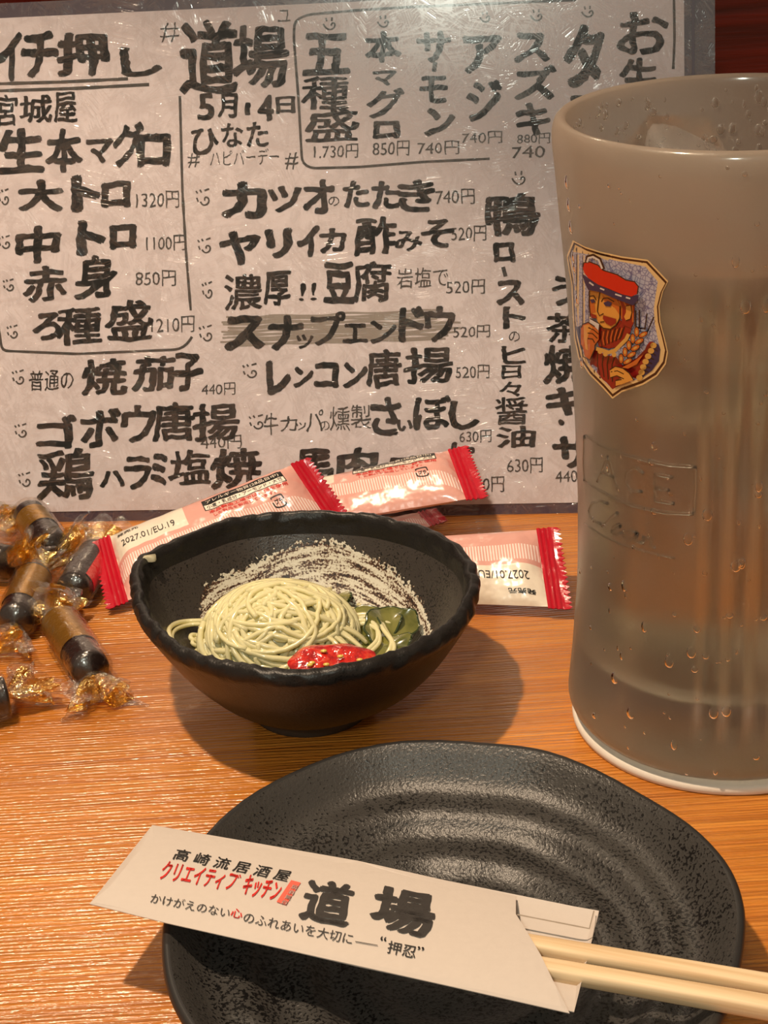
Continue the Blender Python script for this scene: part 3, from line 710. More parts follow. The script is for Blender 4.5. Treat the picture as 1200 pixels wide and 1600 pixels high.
# ------------------------------------------------------------ chopsticks in paper sleeve
ZS = .0270
def cross(px, py):   # 0 at the near long edge, 1 at the far long edge
    yt = 1289+(px-238)*(135/698); yb = 1412+(px-140)*(171/750); return max(0, min(1, (yb-py)/(yb-yt)))
def sh(px, py): return -.0021*(1-max(0, sin(pi*cross(px, py)))**.7)
def onplane3(px, py, off=0, sgn=1): return onz(px, py, ZS+off+sh(px, py)*sgn)
sl = thing('paper_chopstick_sleeve', 'white printed paper chopstick sleeve lying across the black plate', 'chopstick sleeve')
def sheet(name, poly, m, z0, th_, parent, sg=1):
    V2 = [Vector(p) for p in poly]; n = len(V2)
    E = [(i, (i+1) % n) for i in range(n)]; pts = V2[:]
    x0, x1 = min(p[0] for p in poly), max(p[0] for p in poly); y0, y1 = min(p[1] for p in poly), max(p[1] for p in poly)
    def ins(x, y):
        c = False
        for i in range(n):
            a, b_ = V2[i-1], V2[i]
            if (a.y > y) != (b_.y > y) and x < (b_.x-a.x)*(y-a.y)/(b_.y-a.y)+a.x: c = not c
        return c
    for i in range(int((x1-x0)/22)+1):
        for j in range(int((y1-y0)/9)+1):
            q_ = (x0+22*(i+.5), y0+9*(j+.5))
            if ins(*q_) and ins(q_[0]+6, q_[1]) and ins(q_[0]-6, q_[1]) and ins(q_[0], q_[1]+4) and ins(q_[0], q_[1]-4): pts.append(Vector(q_))
    r = geometry.delaunay_2d_cdt(pts, E, [], 1, 1e-4); P, T = r[0], r[2]
    k = len(P); top = [onplane3(p[0], p[1], z0+th_, sg) for p in P]; bot = [v-Vector((0, 0, th_)) for v in top]
    Fc = [tuple(t) for t in T]+[tuple(i+k for i in t)[::-1] for t in T]+[(a, a+k, b_+k, b_) for a, b_ in [(e[0], e[1]) for e in r[1] if 0]]
    # side walls
    for i in range(n):
        a, b_ = i, (i+1) % n; Fc.append((a, a+k, b_+k, b_))
    return obj(name, top+bot, Fc, m, parent, smooth=False)
sheet('back_leaf', [(240, 1291), (560, 1348), (936, 1424), (897, 1581), (560, 1510), (142, 1413)], M_sleeve, -.0046, .0002, sl, -1)
sheet('front_leaf', [(238, 1289), (330, 1305), (560, 1345), (806, 1400), (806, 1428), (823, 1455), (845, 1492), (868, 1540), (890, 1583), (700, 1540), (560, 1509), (260, 1442), (140, 1412)], M_sleeve, .0004, .0002, sl)
sheet('top_flap', [(800, 1399), (936, 1423), (925, 1452), (806, 1428)], M_sleeve, -.0044, .0001, sl, -1)
m_ = MB()
for P in [[(808, 1429), (921, 1451)], [(921, 1451), (928, 1423)]]:
    V, Fc = stroke(P, 2.0); m_.add([onplane3(x, y, .0009) for x, y in V], Fc)
m_.build('slit_line', mat('slit_grey', srgb(150, 138, 124), .8), sl, smooth=False)
def stext(s, A, B_, h, m, off=.01, wob=.0, name='lettering'):
    V, Fc = glyphs(s, off, wob, 3.3)
    mb_ = MB(); mb_.add([onplane3(A[0]+(B_[0]-A[0])*a+h[0]*c, A[1]+(B_[1]-A[1])*a+h[1]*c, .00085) for a, c in V], Fc)
    return mb_.build(name, m, sl, smooth=False)
stext('高 崎 流 居 酒 屋', (268, 1342), (448, 1378), (10, -17), M_blackink2, .012, .02)
stext('クリエイティフ', (247, 1374), (362, 1393), (12, -30), M_redink, .02, .015)
stext('゛', (369, 1371), (376, 1373), (2, -6), M_redink, .01)
stext('キッチン', (375, 1397), (432, 1410), (12, -32), M_redink, .03, .015)
stext('かけがえのない', (234, 1410), (357, 1434), (4, -15), M_blackink2, .004)
stext('心', (359, 1432), (377, 1436), (4, -14), M_redink, .012)
stext('のふれあいを大切に', (379, 1441), (549, 1476), (4, -17), M_blackink2, .004)
stext('“', (594, 1469), (603, 1471), (1, -7), M_blackink2, .006); stext('押忍', (604, 1489), (648, 1498), (4, -20), M_blackink2, .006); stext('”', (652, 1484), (662, 1486), (1, -6), M_blackink2, .006)
stext('道', (464, 1436), (544, 1450), (18, -66), M_blackink2, .04, .05)
stext('場', (572, 1449), (672, 1468), (16, -68), M_blackink2, .04, .05)
V, Fc = stroke([(555, 1471), (590, 1477)], 1.2); obj('dash_line', [onplane3(x, y, .0009) for x, y in V], Fc, M_blackink2, sl, smooth=False)
# seal stamp: red plate with paper-coloured characters
V, Fc = [(455, 1375), (470, 1379), (447, 1414), (432, 1409)], [(0, 1, 2, 3)]
obj('seal_stamp', [onplane3(x, y, .0009) for x, y in V], Fc, mat('seal_red', srgb(224, 96, 78), .7), sl, smooth=False)
for k, ch in enumerate('居酒屋台'):
    f = k/4; x, y = 457-f*20, 1385+f*31
    V, Fc = glyphs(ch, .02); m_ = MB(); m_.add([onplane3(x-3+9*a+3*c, y-1+2*a+6*(1-c)-2, .0011) for a, c in V], Fc); m_.build('seal_character', M_sleeve, sl, smooth=False)

ch = thing('disposable_chopsticks', 'pair of joined pale wooden chopsticks sticking out of the paper sleeve to the right', 'chopsticks')
for (A, B_) in [(((500, 1420), (1290, 1556))), ((500, 1452), (1290, 1590))]:
    a0 = onz(A[0], A[1], .0243); b0 = onz(B_[0], B_[1], .0243); d = (b0-a0).normalized(); sd = d.cross(Vector((0, 0, 1))).normalized(); upv = sd.cross(d)
    n = 16; m_ = MB(); V = []
    prof = []
    for k in range(n):
        a = 2*pi*k/n; prof.append((abs(cos(a))**.55*(1 if cos(a) > 0 else -1), abs(sin(a))**.55*(1 if sin(a) > 0 else -1)))
    for i, (f, sca) in enumerate([(0, .55), (.02, .72), (.5, .9), (.98, 1), (1, .93)]):
        c = a0+(b0-a0)*f
        V += [c+sd*x*.0026*sca+upv*y*.0023*sca for x, y in prof]
    Fc = [(i*n+k, i*n+(k+1) % n, (i+1)*n+(k+1) % n, (i+1)*n+k) for i in range(4) for k in range(n)]+[tuple(range(n))[::-1], tuple(range(4*n, 5*n))]
    m_.add(V, Fc); m_.build('stick', M_stick, ch)

# ------------------------------------------------------------ snack packs
def pack(corners, label, rot180=False, bul=.0065, seed=0, print_=True, end_left=True, end_right=True):
    """corners TL,TR,BR,BL in world space as seen in the photo; printed face up"""
    TL, TR, BR, BL = [Vector(c) for c in corners]
    if rot180: TL, TR, BR, BL = BR, BL, TL, TR
    t = thing('snack_pack', label, 'snack pack', 'pink and red wrapped snack bars behind the bowl')
    N = (TR-TL).cross(BL-TL).normalized()*-1
    if N.z < 0: N = -N
    def base(u, v): return (BL*(1-u)+BR*u)*(1-v)+(TL*(1-u)+TR*u)*v
    def S(u, v, side=1, off=0):
        uu = max(0, min(1, u)); e = min(1, min(uu, 1-uu)/.10); e = sin(e*pi/2)**.8
        vv = max(0, min(1, v)); c = max(0, sin(pi*vv))**.62
        wr = .0007*nz(uu*16+seed, vv*5, side)*c+.0009*nz(uu*3+seed, vv*9, 2+side)*(1-e+.25)*c
        return base(u, v)+N*(side*(bul*e*c+wr*(side))+off)
    nu, nv = 72, 26
    for side, nm, mm in ((1, 'printed_film', M_pack), (-1, 'underside_film', M_packback)):
        V, Fc = grid(lambda u, v: S(u, v, side), nu, nv)
        if side < 0: Fc = [q[::-1] for q in Fc]
        o = obj(nm, V, Fc, mm, t)
        if side > 0:
            uvl = o.data.uv_layers.new(name='UVMap')
            for lp in o.data.loops: i = lp.vertex_index; uvl.data[lp.index].uv = ((i % nu)/(nu-1), (i//nu)/(nv-1))
    W = (TL-BL).length; L = (BR-BL).length; sw = .0072/L
    for sgn, edge in ((-1, 0.0), (1, 1.0)):
        nz_ = 17; V = []; cols = [0, .12, .24, .36, .48, .6, .72, .84, 1.0]
        for j in range(nz_*2+1):
            v = j/(nz_*2)*1.04-.02
            for i, c in enumerate(cols):
                ext = c*sw
                if i == len(cols)-1: ext += (.0013/L if j % 2 else 0)
                rid = .00035*(1 if i % 2 else -1) if 0 < i < 6 else 0
                V.append(base(edge+sgn*ext, v)+N*(rid+.0009*nz(v*5+seed, c*2)*c))
        nc = len(cols); Fc = [(j*nc+i, j*nc+i+1, (j+1)*nc+i+1, (j+1)*nc+i) for j in range(nz_*2) for i in range(nc-1)]
        k = len(V); V2 = V+[v-N*.0003 for v in V]; Fc = Fc+[tuple(i+k for i in q)[::-1] for q in Fc]
        obj('end_seal', V2, Fc, M_seal, t, smooth=False, label='red crimped end with zigzag edge')
        # narrow red border printed next to the crimp
    if not print_: return t
    def put(poly_or_text, u0, v0, u1, v1, m, off, toff=.0, nm='lettering', flipv=False):
        m_ = MB()
        if poly_or_text is None:
            V, Fc = grid(lambda a, c: S(u0+(u1-u0)*a, v0+(v1-v0)*c, 1, off), 24, 8); m_.add(V, Fc)
        else:
            V, Fc = glyphs(poly_or_text, toff); m_.add([S(u0+(u1-u0)*a, v0+(v1-v0)*c, 1, off) for a, c in V], Fc)
        m_.build(nm, m, t, smooth=False)
    put(None, .50, .66, .93, .885, M_black, .00016, nm='label_panel')
    put('アレルギー物質(28品目中)', .52, .775, .91, .86, M_white, .00030, .0)
    put(None, .505, .665, .925, .755, M_white, .00024, nm='label_panel')
    put('小麦・乳成分・アーモンド・大豆', .515, .675, .915, .745, M_black, .00036, .01)
    put('本品製造工場では、卵を使用', .515, .595, .925, .65, M_redink, .00022, .02)
    put('した製品を製造しています。', .53, .53, .85, .58, M_redink, .00022, .01)
    put('2027.01/EU.19', .06, .62, .34, .72, M_blackink2, .00022, -.002)
    # recycling mark
    m_ = MB()
    for (a0, a1) in ((.1, 2.6), (3.2, 5.8)):
        for k in range(12):
            def sq(a): 
                c_, s_ = cos(a), sin(a); r_ = 1/max(abs(c_), abs(s_))**.75; return (.84+.032*c_*r_, .42+.085*s_*r_)
            A = a0+(a1-a0)*k/12; B2 = a0+(a1-a0)*(k+1)/12; p, q = sq(A), sq(B2)
            g_ = lambda p_, f_: (.84+(p_[0]-.84)*f_, .42+(p_[1]-.42)*f_)
            m_.add([S(*g_(p, 1.0), 1, .0002), S(*g_(q, 1.0), 1, .0002), S(*g_(q, .82), 1, .0002), S(*g_(p, .82), 1, .0002)], [(0, 1, 2, 3)])
    m_.build('recycling_mark', M_black, t, smooth=False)
    put('プラ', .822, .385, .86, .455, M_black, .00024, .02)
    put('発売元', .04, .83, .16, .89, M_black, .0002, .02)
    return t
pack([onz(172, 838, .016), onz(455, 727, .036), onz(518, 822, .017), onz(200, 938, .0045)], 'snack bar wrapper rising to the right behind the bowl, left end beside the candies', seed=1)
pack([(-.046, .5975, .0125), onz(700, 704, .0300), onz(728, 780, .0205), (-.046, .569, .0095)], 'snack bar wrapper whose right red end leans on the menu', seed=5, bul=.0058)
pack([(-.024, .5490, .0130), onz(838, 828, .0215), onz(856, 948, .0050), (-.024, .523, .0045)], 'snack bar wrapper lying between the bowl and the mug', rot180=True, seed=9, bul=.0050)
pack([(-.055, .5600, .0035), onz(652, 801, .0055), onz(672, 822, .0050), (-.050, .536, .0035)], 'snack bar wrapper at the bottom of the heap with only its red end showing', seed=13, bul=.0028, print_=False)

# ------------------------------------------------------------ candies
def candy(P0, P1, label, band=M_goldband, z0=.0078, z1=.0078, R_=.0074, tw=(True, True), seed=0, bspan=(.12, .66), bang=(0, 2*pi), twd=(None, None), full=True):
    A = onz(*P0, z0); Bq = onz(*P1, z1); d = (Bq-A); L = d.length; d.normalize()
    s1 = d.cross(Vector((0, 0, 1))).normalized(); up_ = s1.cross(d)
    t = thing('wrapped_candy', label, 'candy', 'twist-wrapped dark candies on the left')
    rn = random.Random(seed)
    def ring(f, r, a): return A+d*(L*f)+(s1*cos(a)+up_*sin(a))*r
    def body(u, v):
        f = v; e = min(1, min(f, 1-f)/.07); r = R_*.86*sqrt(max(.0, 1-(1-e)**2)) if e < 1 else R_*.86
        return ring(f, max(r, 1e-5)*(1+.03*nz(f*8, cos(2*pi*u)*2+seed, sin(2*pi*u)*2)), 2*pi*u)
    V, Fc = grid(body, 32, 26, True); obj('candy_body', V, Fc, M_choc, t)
    V, Fc = grid(lambda u, v: ring(bspan[0]+(bspan[1]-bspan[0])*v, R_*.905, bang[0]+(bang[1]-bang[0])*u), 33, 8); obj('paper_band', V, Fc, band, t)
    def film(u, v):
        f = -.02+1.04*v; e = min(1, min(v, 1-v)/.10); r = R_*(.30+.72*sqrt(max(0, 1-(1-e)**2)))
        return ring(f, r*(1+.025*nz(f*14+seed, cos(2*pi*u)*1.5, sin(2*pi*u)*1.5)+(1-e)*.12*nz(u*14+seed, 3)), 2*pi*u)
    V, Fc = grid(film, 40, 34, True); obj('clear_wrapper', V, Fc, M_clear, t)
    for k, (on, f0, sg) in enumerate(((tw[0], -.02, -1), (tw[1], 1.02, 1))):
        if not on: continue
        dd = d*sg
        if twd[k]: dd = (onz(*twd[k])-(A+d*(L*f0))).normalized()
        base_ = A+d*(L*f0); s2 = dd.cross(Vector((0, 0, 1))).normalized(); u2 = s2.cross(dd)
        Lt = .0125
        for layer, (mm, sc2) in enumerate(((M_goldfilm, .86), (M_clear2, 1.08))):
            ph = rn.uniform(0, 6)
            def tf_(u, v):
                a = 2*pi*u; rr = R_*(.26+.98*v**.8)*sc2; fold = 1+.32*v*sin(5*a+ph)+.16*v*sin(11*a+ph*2)
                ln = Lt*v*(1+.22*sin(3*a+ph)+.10*sin(8*a))*sc2
                p = base_+dd*(ln-.0005)+s2*cos(a)*rr*fold*1.1+u2*sin(a)*rr*fold*.55
                p += Vector((nz(u*9+seed, v*4, 1), nz(u*9, v*4+seed, 2), nz(u*9, v*4, 3+seed)))*.0016*v
                p.z = max(p.z, .0006+.0006*v); return p
            V, Fc = grid(tf_, 60, 10, True); obj('twist_gold' if layer == 0 else 'twist_clear', V, Fc, mm, t, smooth=False)
candy((93, 972), (146, 1052), 'candy with a wide gold band lying nearest the bowl, ends pointing up-left and down-right', bang=(-.6, 3.6), seed=3, bspan=(.04, .62), twd=((76, 930, .008), (155, 1085, .005)))
candy((56, 897), (22, 975), 'candy with a gold band lying left of the one nearest the bowl', seed=7, bang=(-.9, 3.2), bspan=(.12, .72), twd=(None, (8, 1000, .006)))
candy((152, 862), (112, 925), 'candy with a red label touching the red end of the snack wrapper', band=M_redband, seed=11, bang=(2.3, 3.9), bspan=(.02, .85), twd=((172, 832, .010), (80, 935, .010)))
candy((42, 800), (88, 862), 'topmost candy at the back of the pile below the menu edge', seed=15, z0=.0105, z1=.0075, bang=(-.4, 3.4), bspan=(.2, .55), twd=((8, 810, .010), (128, 842, .011)))
candy((-60, 862), (18, 880), 'candy at the left picture edge in the back pile with its gold twist on top', seed=19, z0=.0068, z1=.0085, bang=(-.4, 3.4), bspan=(.1, .5), twd=(None, (48, 850, .017)))
candy((-48, 1100), (14, 1086), 'candy at the left edge of the picture by itself, in front of the others', seed=23, bang=(-.4, 3.4), bspan=(.1, .6), twd=(None, (62, 1066, .006)))

# ------------------------------------------------------------ coaster + mug
MC = Vector((.0988, .4412, 0))
cst = thing('round_coaster', 'round white board coaster under the beer mug', 'coaster')
V, Fc = lathe([(0, 0), (.0440, 0), (.0449, .0004), (.0451, .0016), (.0448, .0027), (.0440, .0030), (0, .0030)], 128, MC.x, MC.y); obj('board', V, Fc, M_coaster, cst)
m_ = MB()
for k in range(110):
    if k % 9 in (7, 8): continue
    a = 2*pi*k/110; h_ = .0010+.0006*((k*7) % 5)/5
    for r0 in ((.0405,) if k % 2 else (.0405, .0378)):
        aw = .022*(.5+((k*13) % 7)/9)
        V = [(MC.x+r*cos(a+s*aw), MC.y+r*sin(a+s*aw), .00306) for r, s in ((r0-h_/2, -1), (r0-h_/2, 1), (r0+h_/2, 1), (r0+h_/2, -1))]; m_.add(V, [(0, 1, 2, 3)])
m_.build('blue_print_ring', M_blue, cst, smooth=False, label='dark blue printed ring')

OUT = [(.0405, .0033), (.0432, .0042), (.0451, .0062), (.0461, .0092), (.0457, .0141), (.0448, .023), (.0440, .034), (.0431, .0469), (.0428, .0637), (.0428, .0761), (.0432, .0921), (.0438, .1078), (.0445, .123), (.0453, .136), (.0460, .1451), (.0471, .1576), (.0481, .1699), (.0487, .1765), (.0486, .1800), (.0478, .1825), (.0466, .1834)]
INN = [(.0452, .1828), (.0446, .1810), (.0442, .1770), (.0436, .168), (.0426, .1576), (.0414, .1451), (.0400, .123), (.0393, .1078), (.0388, .0921), (.0385, .0761), (.0386, .0637), (.0388, .0469), (.0390, .036), (.0380, .0285), (.034, .0245), (.025, .0225), (.012, .0215), (0, .0212)]
OUTs = subprof(OUT, 3)
def rout(z):
    for (r0, z0), (r1, z1) in zip(OUTs, OUTs[1:]):
        if z0 <= z <= z1: return r0+(r1-r0)*(z-z0)/max(z1-z0, 1e-9)
    return OUT[0][0] if z < .01 else .0466
def onmug(px, py, off=0.0):
    d = ray(px, py); t0 = ((MC-CAM).xy.dot(d.xy))/d.xy.length_squared; t = t0-.06/d.xy.length; st = .0004
    for k in range(400):
        p = CAM+d*t
        if hypot(p.x-MC.x, p.y-MC.y) <= rout(p.z)+off: break
        t += st
    lo, hi = t-st, t
    for k in range(16):
        m2 = (lo+hi)/2; p = CAM+d*m2
        if hypot(p.x-MC.x, p.y-MC.y) <= rout(p.z)+off: hi = m2
        else: lo = m2
    return CAM+d*hi
def ang(px, py): p = onmug(px, py); return atan2(p.y-MC.y, p.x-MC.x)
FL = [ang(1108, 800), ang(1150, 800)]
FL += [FL[1]+(FL[1]-FL[0])*1.0, FL[1]+(FL[1]-FL[0])*2.0]
FL += [pi-a for a in FL]*0
def flute(a, r, z):
    if z < .018 or z > .150 or r < .042: return 0
    if r < rout(z)-.001: return 0
    e = min(1, (z-.018)/.006, (.150-z)/.010); d = 0
    for f in FL:
        x = (a-f+pi) % (2*pi)-pi; wd = .045
        d += exp(-(x/wd)**4)
    return -.0014*min(1, d)*sin(e*pi/2)
mug = thing('beer_mug', 'large misted glass beer mug with a shield emblem, filled with iced pale drink', 'mug')
V, Fc = lathe([(0, .0060), (.030, .0058), (.038, .0036)]+OUTs+subprof(INN, 3), 256, MC.x, MC.y, flute); 
glass = obj('glass_body', V, Fc, M_frost, mug)
# handle on the far right side
m_ = MB(); P = []
for k in range(25):
    a = -pi/2+pi*k/24; P.append(Vector((MC.x+.0435+.034*cos(a)*1.0, MC.y-.012*1.0, .098+.048*sin(a))))
P = [Vector((MC.x+.040, MC.y-.010, .050))]+P+[Vector((MC.x+.041, MC.y-.010, .146))]
m_.tube(P, lambda f: .0075+.002*abs(f-.5), 20); m_.build('handle', M_frost, mug)
# drink and ice
dr = [(0, .0230)]+[(r-.0006 if r > .001 else 0, z+.0008) for r, z in INN[::-1][1:] if z < .150]+[(.0412, .1510), (.0405, .1512), (0, .1510)]
V, Fc = lathe(dr, 96, MC.x, MC.y); o = obj('drink', V, Fc, M_drink); o['label'] = 'pale yellow iced drink filling the beer mug'; o['category'] = 'drink'
rn = random.Random(8)
def ice(c, s, rx, ry, rz, label):
    bm = bmesh.new(); bmesh.ops.create_cube(bm, size=1)
    bmesh.ops.bevel(bm, geom=bm.edges[:], offset=.16, segments=3, affect='EDGES', profile=.6)
    bmesh.ops.subdivide_edges(bm, edges=bm.edges[:], cuts=1, use_grid_fill=True)
    Rq = Matrix.Rotation(rx, 3, 'X') @ Matrix.Rotation(ry, 3, 'Y') @ Matrix.Rotation(rz, 3, 'Z')
    V = []
    for v in bm.verts:
        q_ = v.co*(1+.12*nz(v.co.x*2+c[0]*90, v.co.y*2, v.co.z*2)); V.append(Vector(c)+Rq @ Vector((q_.x*s[0], q_.y*s[1], q_.z*s[2])))
    Fc = [tuple(v.index for v in f.verts) for f in bm.faces]; bm.free()
    o = obj('ice_cube', V, Fc, M_ice); o['label'] = label; o['category'] = 'ice cube'; o['group'] = 'ice cubes in the mug'
p1 = onz(1045, 215, .166); p2 = onz(1165, 236, .160)
ice((p1.x, p1.y, .156), (.026, .024, .026), .5, .45, .3, 'ice cube poking above the drink left of centre in the mug')
ice((.119, .436, .153), (.026, .026, .023), -.3, .35, .9, 'ice cube poking above the drink at the right of the mug')
ice((.100, .464, .150), (.022, .024, .024), .2, -.4, .5, 'ice cube floating at the back of the mug')
ice((.092, .440, .118), (.026, .026, .026), .6, .2, .2, 'ice cube under the surface behind the emblem')
ice((.112, .446, .088), (.024, .026, .026), .1, .6, .7, 'ice cube sunk in the middle of the mug')

# embossed ribbon and words on the glass (relief)
def relief_line(P, w_=.0004, nm='embossed_line', r=.00045):
    Q = []
    for a, b_ in zip(P, P[1:]):
        n = max(2, int(hypot(b_[0]-a[0], b_[1]-a[1])/7))
        for i in range(n): Q.append(onmug(a[0]+(b_[0]-a[0])*i/n, a[1]+(b_[1]-a[1])*i/n))
    Q.append(onmug(*P[-1])); m_ = MB(); m_.tube(Q, r, 6); return m_
em = MB()
def addrel(P, r=.0005):
    q_ = relief_line(P, r=r); em.add(q_.V, q_.F)
addrel([(916, 681), (940, 697), (975, 710), (1010, 719), (1050, 727), (1086, 729)]); addrel([(1086, 729), (1086, 765), (1084, 800)])
addrel([(914, 751), (935, 765), (965, 781), (1000, 793), (1040, 801), (1084, 803)]); addrel([(914, 681), (913, 715), (914, 751)])
addrel([(914, 818), (940, 836), (970, 850), (1010, 862), (1055, 872)], .00035)
addrel([(950, 787), (938, 782), (926, 786), (921, 796), (924, 808), (932, 816), (939, 818)])       # C
addrel([(966, 801), (955, 808), (942, 822)]); addrel([(956, 830), (970, 822), (968, 819), (958, 823), (956, 832), (964, 835), (972, 832)])  # l e
addrel([(995, 832), (982, 830), (975, 838), (980, 844), (993, 840), (996, 832), (994, 845), (1002, 848)])   # a
addrel([(1006, 838), (1004, 850)]); addrel([(1004, 848), (1010, 840), (1018, 841), (1017, 852), (1024, 856)])    # n
for P in ([(934, 752), (950, 713), (964, 762)], [(940, 738), (959, 745)], [(1006, 740), (994, 730), (980, 736), (976, 752), (986, 767), (1004, 768)],
          [(1052, 746), (1024, 741), (1024, 782), (1054, 787)], [(1024, 762), (1046, 766)]): addrel(P, .0005)
em.build('embossed_line', M_glass, mug, kind='stuff', label='embossed ribbon with raised clear lettering')

# shield emblem
EC = {}
def ecol(k, c): EC[k] = (len(EC), mat('emblem_'+k, (c[0]*.72, c[1]*.72, c[2]*.72, 1), .3, **{'Coat Weight': .5}))
for k, c in dict(cream=srgb(238, 200, 140), brown=srgb(60, 26, 14), red=srgb(214, 28, 16), navy=srgb(34, 40, 84), skin=srgb(232, 160, 70), orange=srgb(206, 104, 40), wine=srgb(150, 28, 26), black=srgb(28, 14, 12), white=srgb(224, 214, 206), gold=srgb(224, 170, 84)).items(): ecol(k, c)
mm = mat('emblem_mosaic', srgb(176, 170, 190), .35); t_ = NT(mm)
vn = t_.n('TexVoronoi', {'Vector': t_.coord('Object'), 'Scale': 900.0}, feature='DISTANCE_TO_EDGE')
t_.set(t_.b, 'Base Color', t_.ramp(vn.outputs[0], [(.0, srgb(84, 80, 116)), (.12, srgb(166, 162, 174))])); EC['mosaic'] = (len(EC), mm)
eb = MB(); _lay = [0.00012]
def epoly(col, pts, jump=True):
    """filled shape in emblem units, laid on the curved glass"""
    if jump: _lay[0] += .000012
    pts = [Vector(p) for p in pts]; n = len(pts); E = [(i, (i+1) % n) for i in range(n)]; P = pts[:]
    x0, x1 = min(p.x for p in pts), max(p.x for p in pts); y0, y1 = min(p.y for p in pts), max(p.y for p in pts)
    def inside(x, y):
        c = False
        for i in range(n):
            a, b_ = pts[i-1], pts[i]
            if (a.y > y) != (b_.y > y) and x < (b_.x-a.x)*(y-a.y)/(b_.y-a.y)+a.x: c = not c
        return c
    g = 55
    for i in range(int((x1-x0)/g)+1):
        for j in range(int((y1-y0)/g)+1):
            x, y = x0+g*(i+.5), y0+g*(j+.5)
            if inside(x, y): P.append(Vector((x, y)))
    r = geometry.delaunay_2d_cdt(P, E, [], 1, 1e-3)
    eb.add([onmug(870+p.x/5.926, 360+p.y/5.926, _lay[0]) for p in r[0]], [tuple(f) for f in r[2]], EC[col][0])
def eline(col, pts, w_):
    _lay[0] += .000012; Q = pts; V = []; n = len(Q)
    for i, q_ in enumerate(Q):
        a = Q[max(i-1, 0)]; b_ = Q[min(i+1, n-1)]; dx, dy = b_[0]-a[0], b_[1]-a[1]; L = hypot(dx, dy) or 1
        V += [(q_[0]-dy/L*w_/2, q_[1]+dx/L*w_/2), (q_[0]+dy/L*w_/2, q_[1]-dx/L*w_/2)]
    eb.add([onmug(870+x/5.926, 360+y/5.926, _lay[0]) for x, y in V], [(2*i, 2*i+1, 2*i+3, 2*i+2) for i in range(n-1)], EC[col][0])
def dens(P, m=3, closed=True):
    n = len(P); o_ = []
    for i in range(n if closed else n-1):
        a, b_ = P[i], P[(i+1) % n]
        for k in range(m): o_.append((a[0]+(b_[0]-a[0])*k/m, a[1]+(b_[1]-a[1])*k/m))
    return o_+([] if closed else [P[-1]])
SH = dens([(148, 92), (260, 150), (400, 195), (600, 240), (845, 272), (1032, 470), (985, 560), (950, 700), (960, 850), (1000, 1000), (1030, 1130), (1010, 1240), (930, 1350), (800, 1430), (600, 1500), (515, 1560), (430, 1465), (300, 1335), (200, 1185), (160, 1000), (145, 750), (135, 500), (90, 240)])
def scl(P, f, c=(560, 800)): return [(c[0]+(x-c[0])*f, c[1]+(y-c[1])*f) for x, y in P]
epoly('cream', SH); epoly('brown', scl(SH, .975)); epoly('cream', scl(SH, .940))
epoly('mosaic', dens([(130, 240), (155, 200), (300, 225), (600, 290), (820, 335), (935, 475), (915, 600), (898, 720), (905, 850), (930, 980), (958, 1100), (945, 1210), (880, 1300), (760, 1375), (600, 1425), (515, 1470), (420, 1375), (300, 1240), (215, 1080), (185, 900), (165, 700), (158, 480)]))
epoly('navy', [(175, 890), (220, 875), (240, 1080), (225, 1105), (195, 990)])
epoly('wine', [(360, 1095), (540, 1160), (610, 1250), (740, 1180), (860, 1030), (895, 1030), (890, 1090), (800, 1250), (770, 1370), (600, 1425), (515, 1470), (420, 1375), (305, 1240), (320, 1160)])
for k in range(4): eline('black', [(380+k*52, 1130+k*12), (375+k*45, 1240), (400+k*38, 1340+k*20)], 9)
epoly('navy', [(895, 1035), (945, 1060), (958, 1100), (945, 1210), (880, 1300), (790, 1365), (790, 1280), (850, 1160)])
for k in range(6): eline('black', [(905-k*20, 1100+k*40), (935-k*18, 1120+k*38)], 10)
for k, (x, y) in enumerate([(895, 1065), (872, 1115), (845, 1165), (822, 1215), (800, 1265), (785, 1315), (765, 1362)]):
    epoly('gold', [(x+30*cos(a), y+27*sin(a)) for a in [2*pi*i/12 for i in range(12)]])
for P in [[(765, 735), (762, 910)], [(835, 770), (815, 920)], [(898, 800), (825, 970)], [(730, 740), (725, 890)]]: eline('black', P, 12)
eline('black', [(730, 890), (765, 905), (820, 910)], 12)
epoly('wine', [(395, 890), (500, 920), (585, 830), (700, 880), (680, 950), (620, 1030), (550, 1080), (480, 1095), (390, 1075), (365, 990)])
for k in range(6): eline('black', [(415+k*42, 930-k*8), (405+k*38, 1010-k*5), (420+k*32, 1080-k*14)], 9)
for k in range(5): eline('orange', [(436+k*42, 935-k*8), (426+k*38, 1000-k*5), (438+k*32, 1060-k*14)], 10)
epoly('wine', [(540, 615), (690, 650), (722, 700), (712, 860), (685, 905), (610, 870), (575, 720)])
for P in [[(575, 650), (600, 720), (600, 820)], [(620, 660), (640, 700)], [(700, 680), (705, 850)]]: eline('orange', P, 14)
epoly('skin', [(300, 555), (420, 565), (540, 612), (585, 700), (582, 800), (550, 870), (500, 912), (430, 905), (385, 860), (360, 800), (310, 790), (298, 650)])
epoly('orange', [(420, 600), (540, 620), (580, 700), (578, 780), (540, 720), (440, 660)])
epoly('orange', [(300, 640), (345, 650), (360, 760), (310, 770)])
epoly('skin', [(640, 700), (685, 695), (695, 760), (680, 820), (640, 835), (622, 800), (640, 760)]); eline('black', [(640, 700), (685, 695), (695, 760), (680, 820), (640, 835)], 8)
for P in [[(412, 660), (430, 630), (470, 625), (530, 660)], [(300, 610), (340, 605), (365, 645)], [(400, 560), (385, 650), (375, 750), (395, 790), (432, 770)], [(300, 560), (300, 700), (310, 800)], [(585, 700), (582, 820), (545, 880), (495, 915), (430, 905), (390, 870)], [(400, 850), (440, 845)]]: eline('black', P, 10)
epoly('navy', [(430, 670), (470, 655), (510, 672), (495, 705), (450, 700)]); epoly('navy', [(308, 640), (345, 635), (360, 665), (320, 672)])
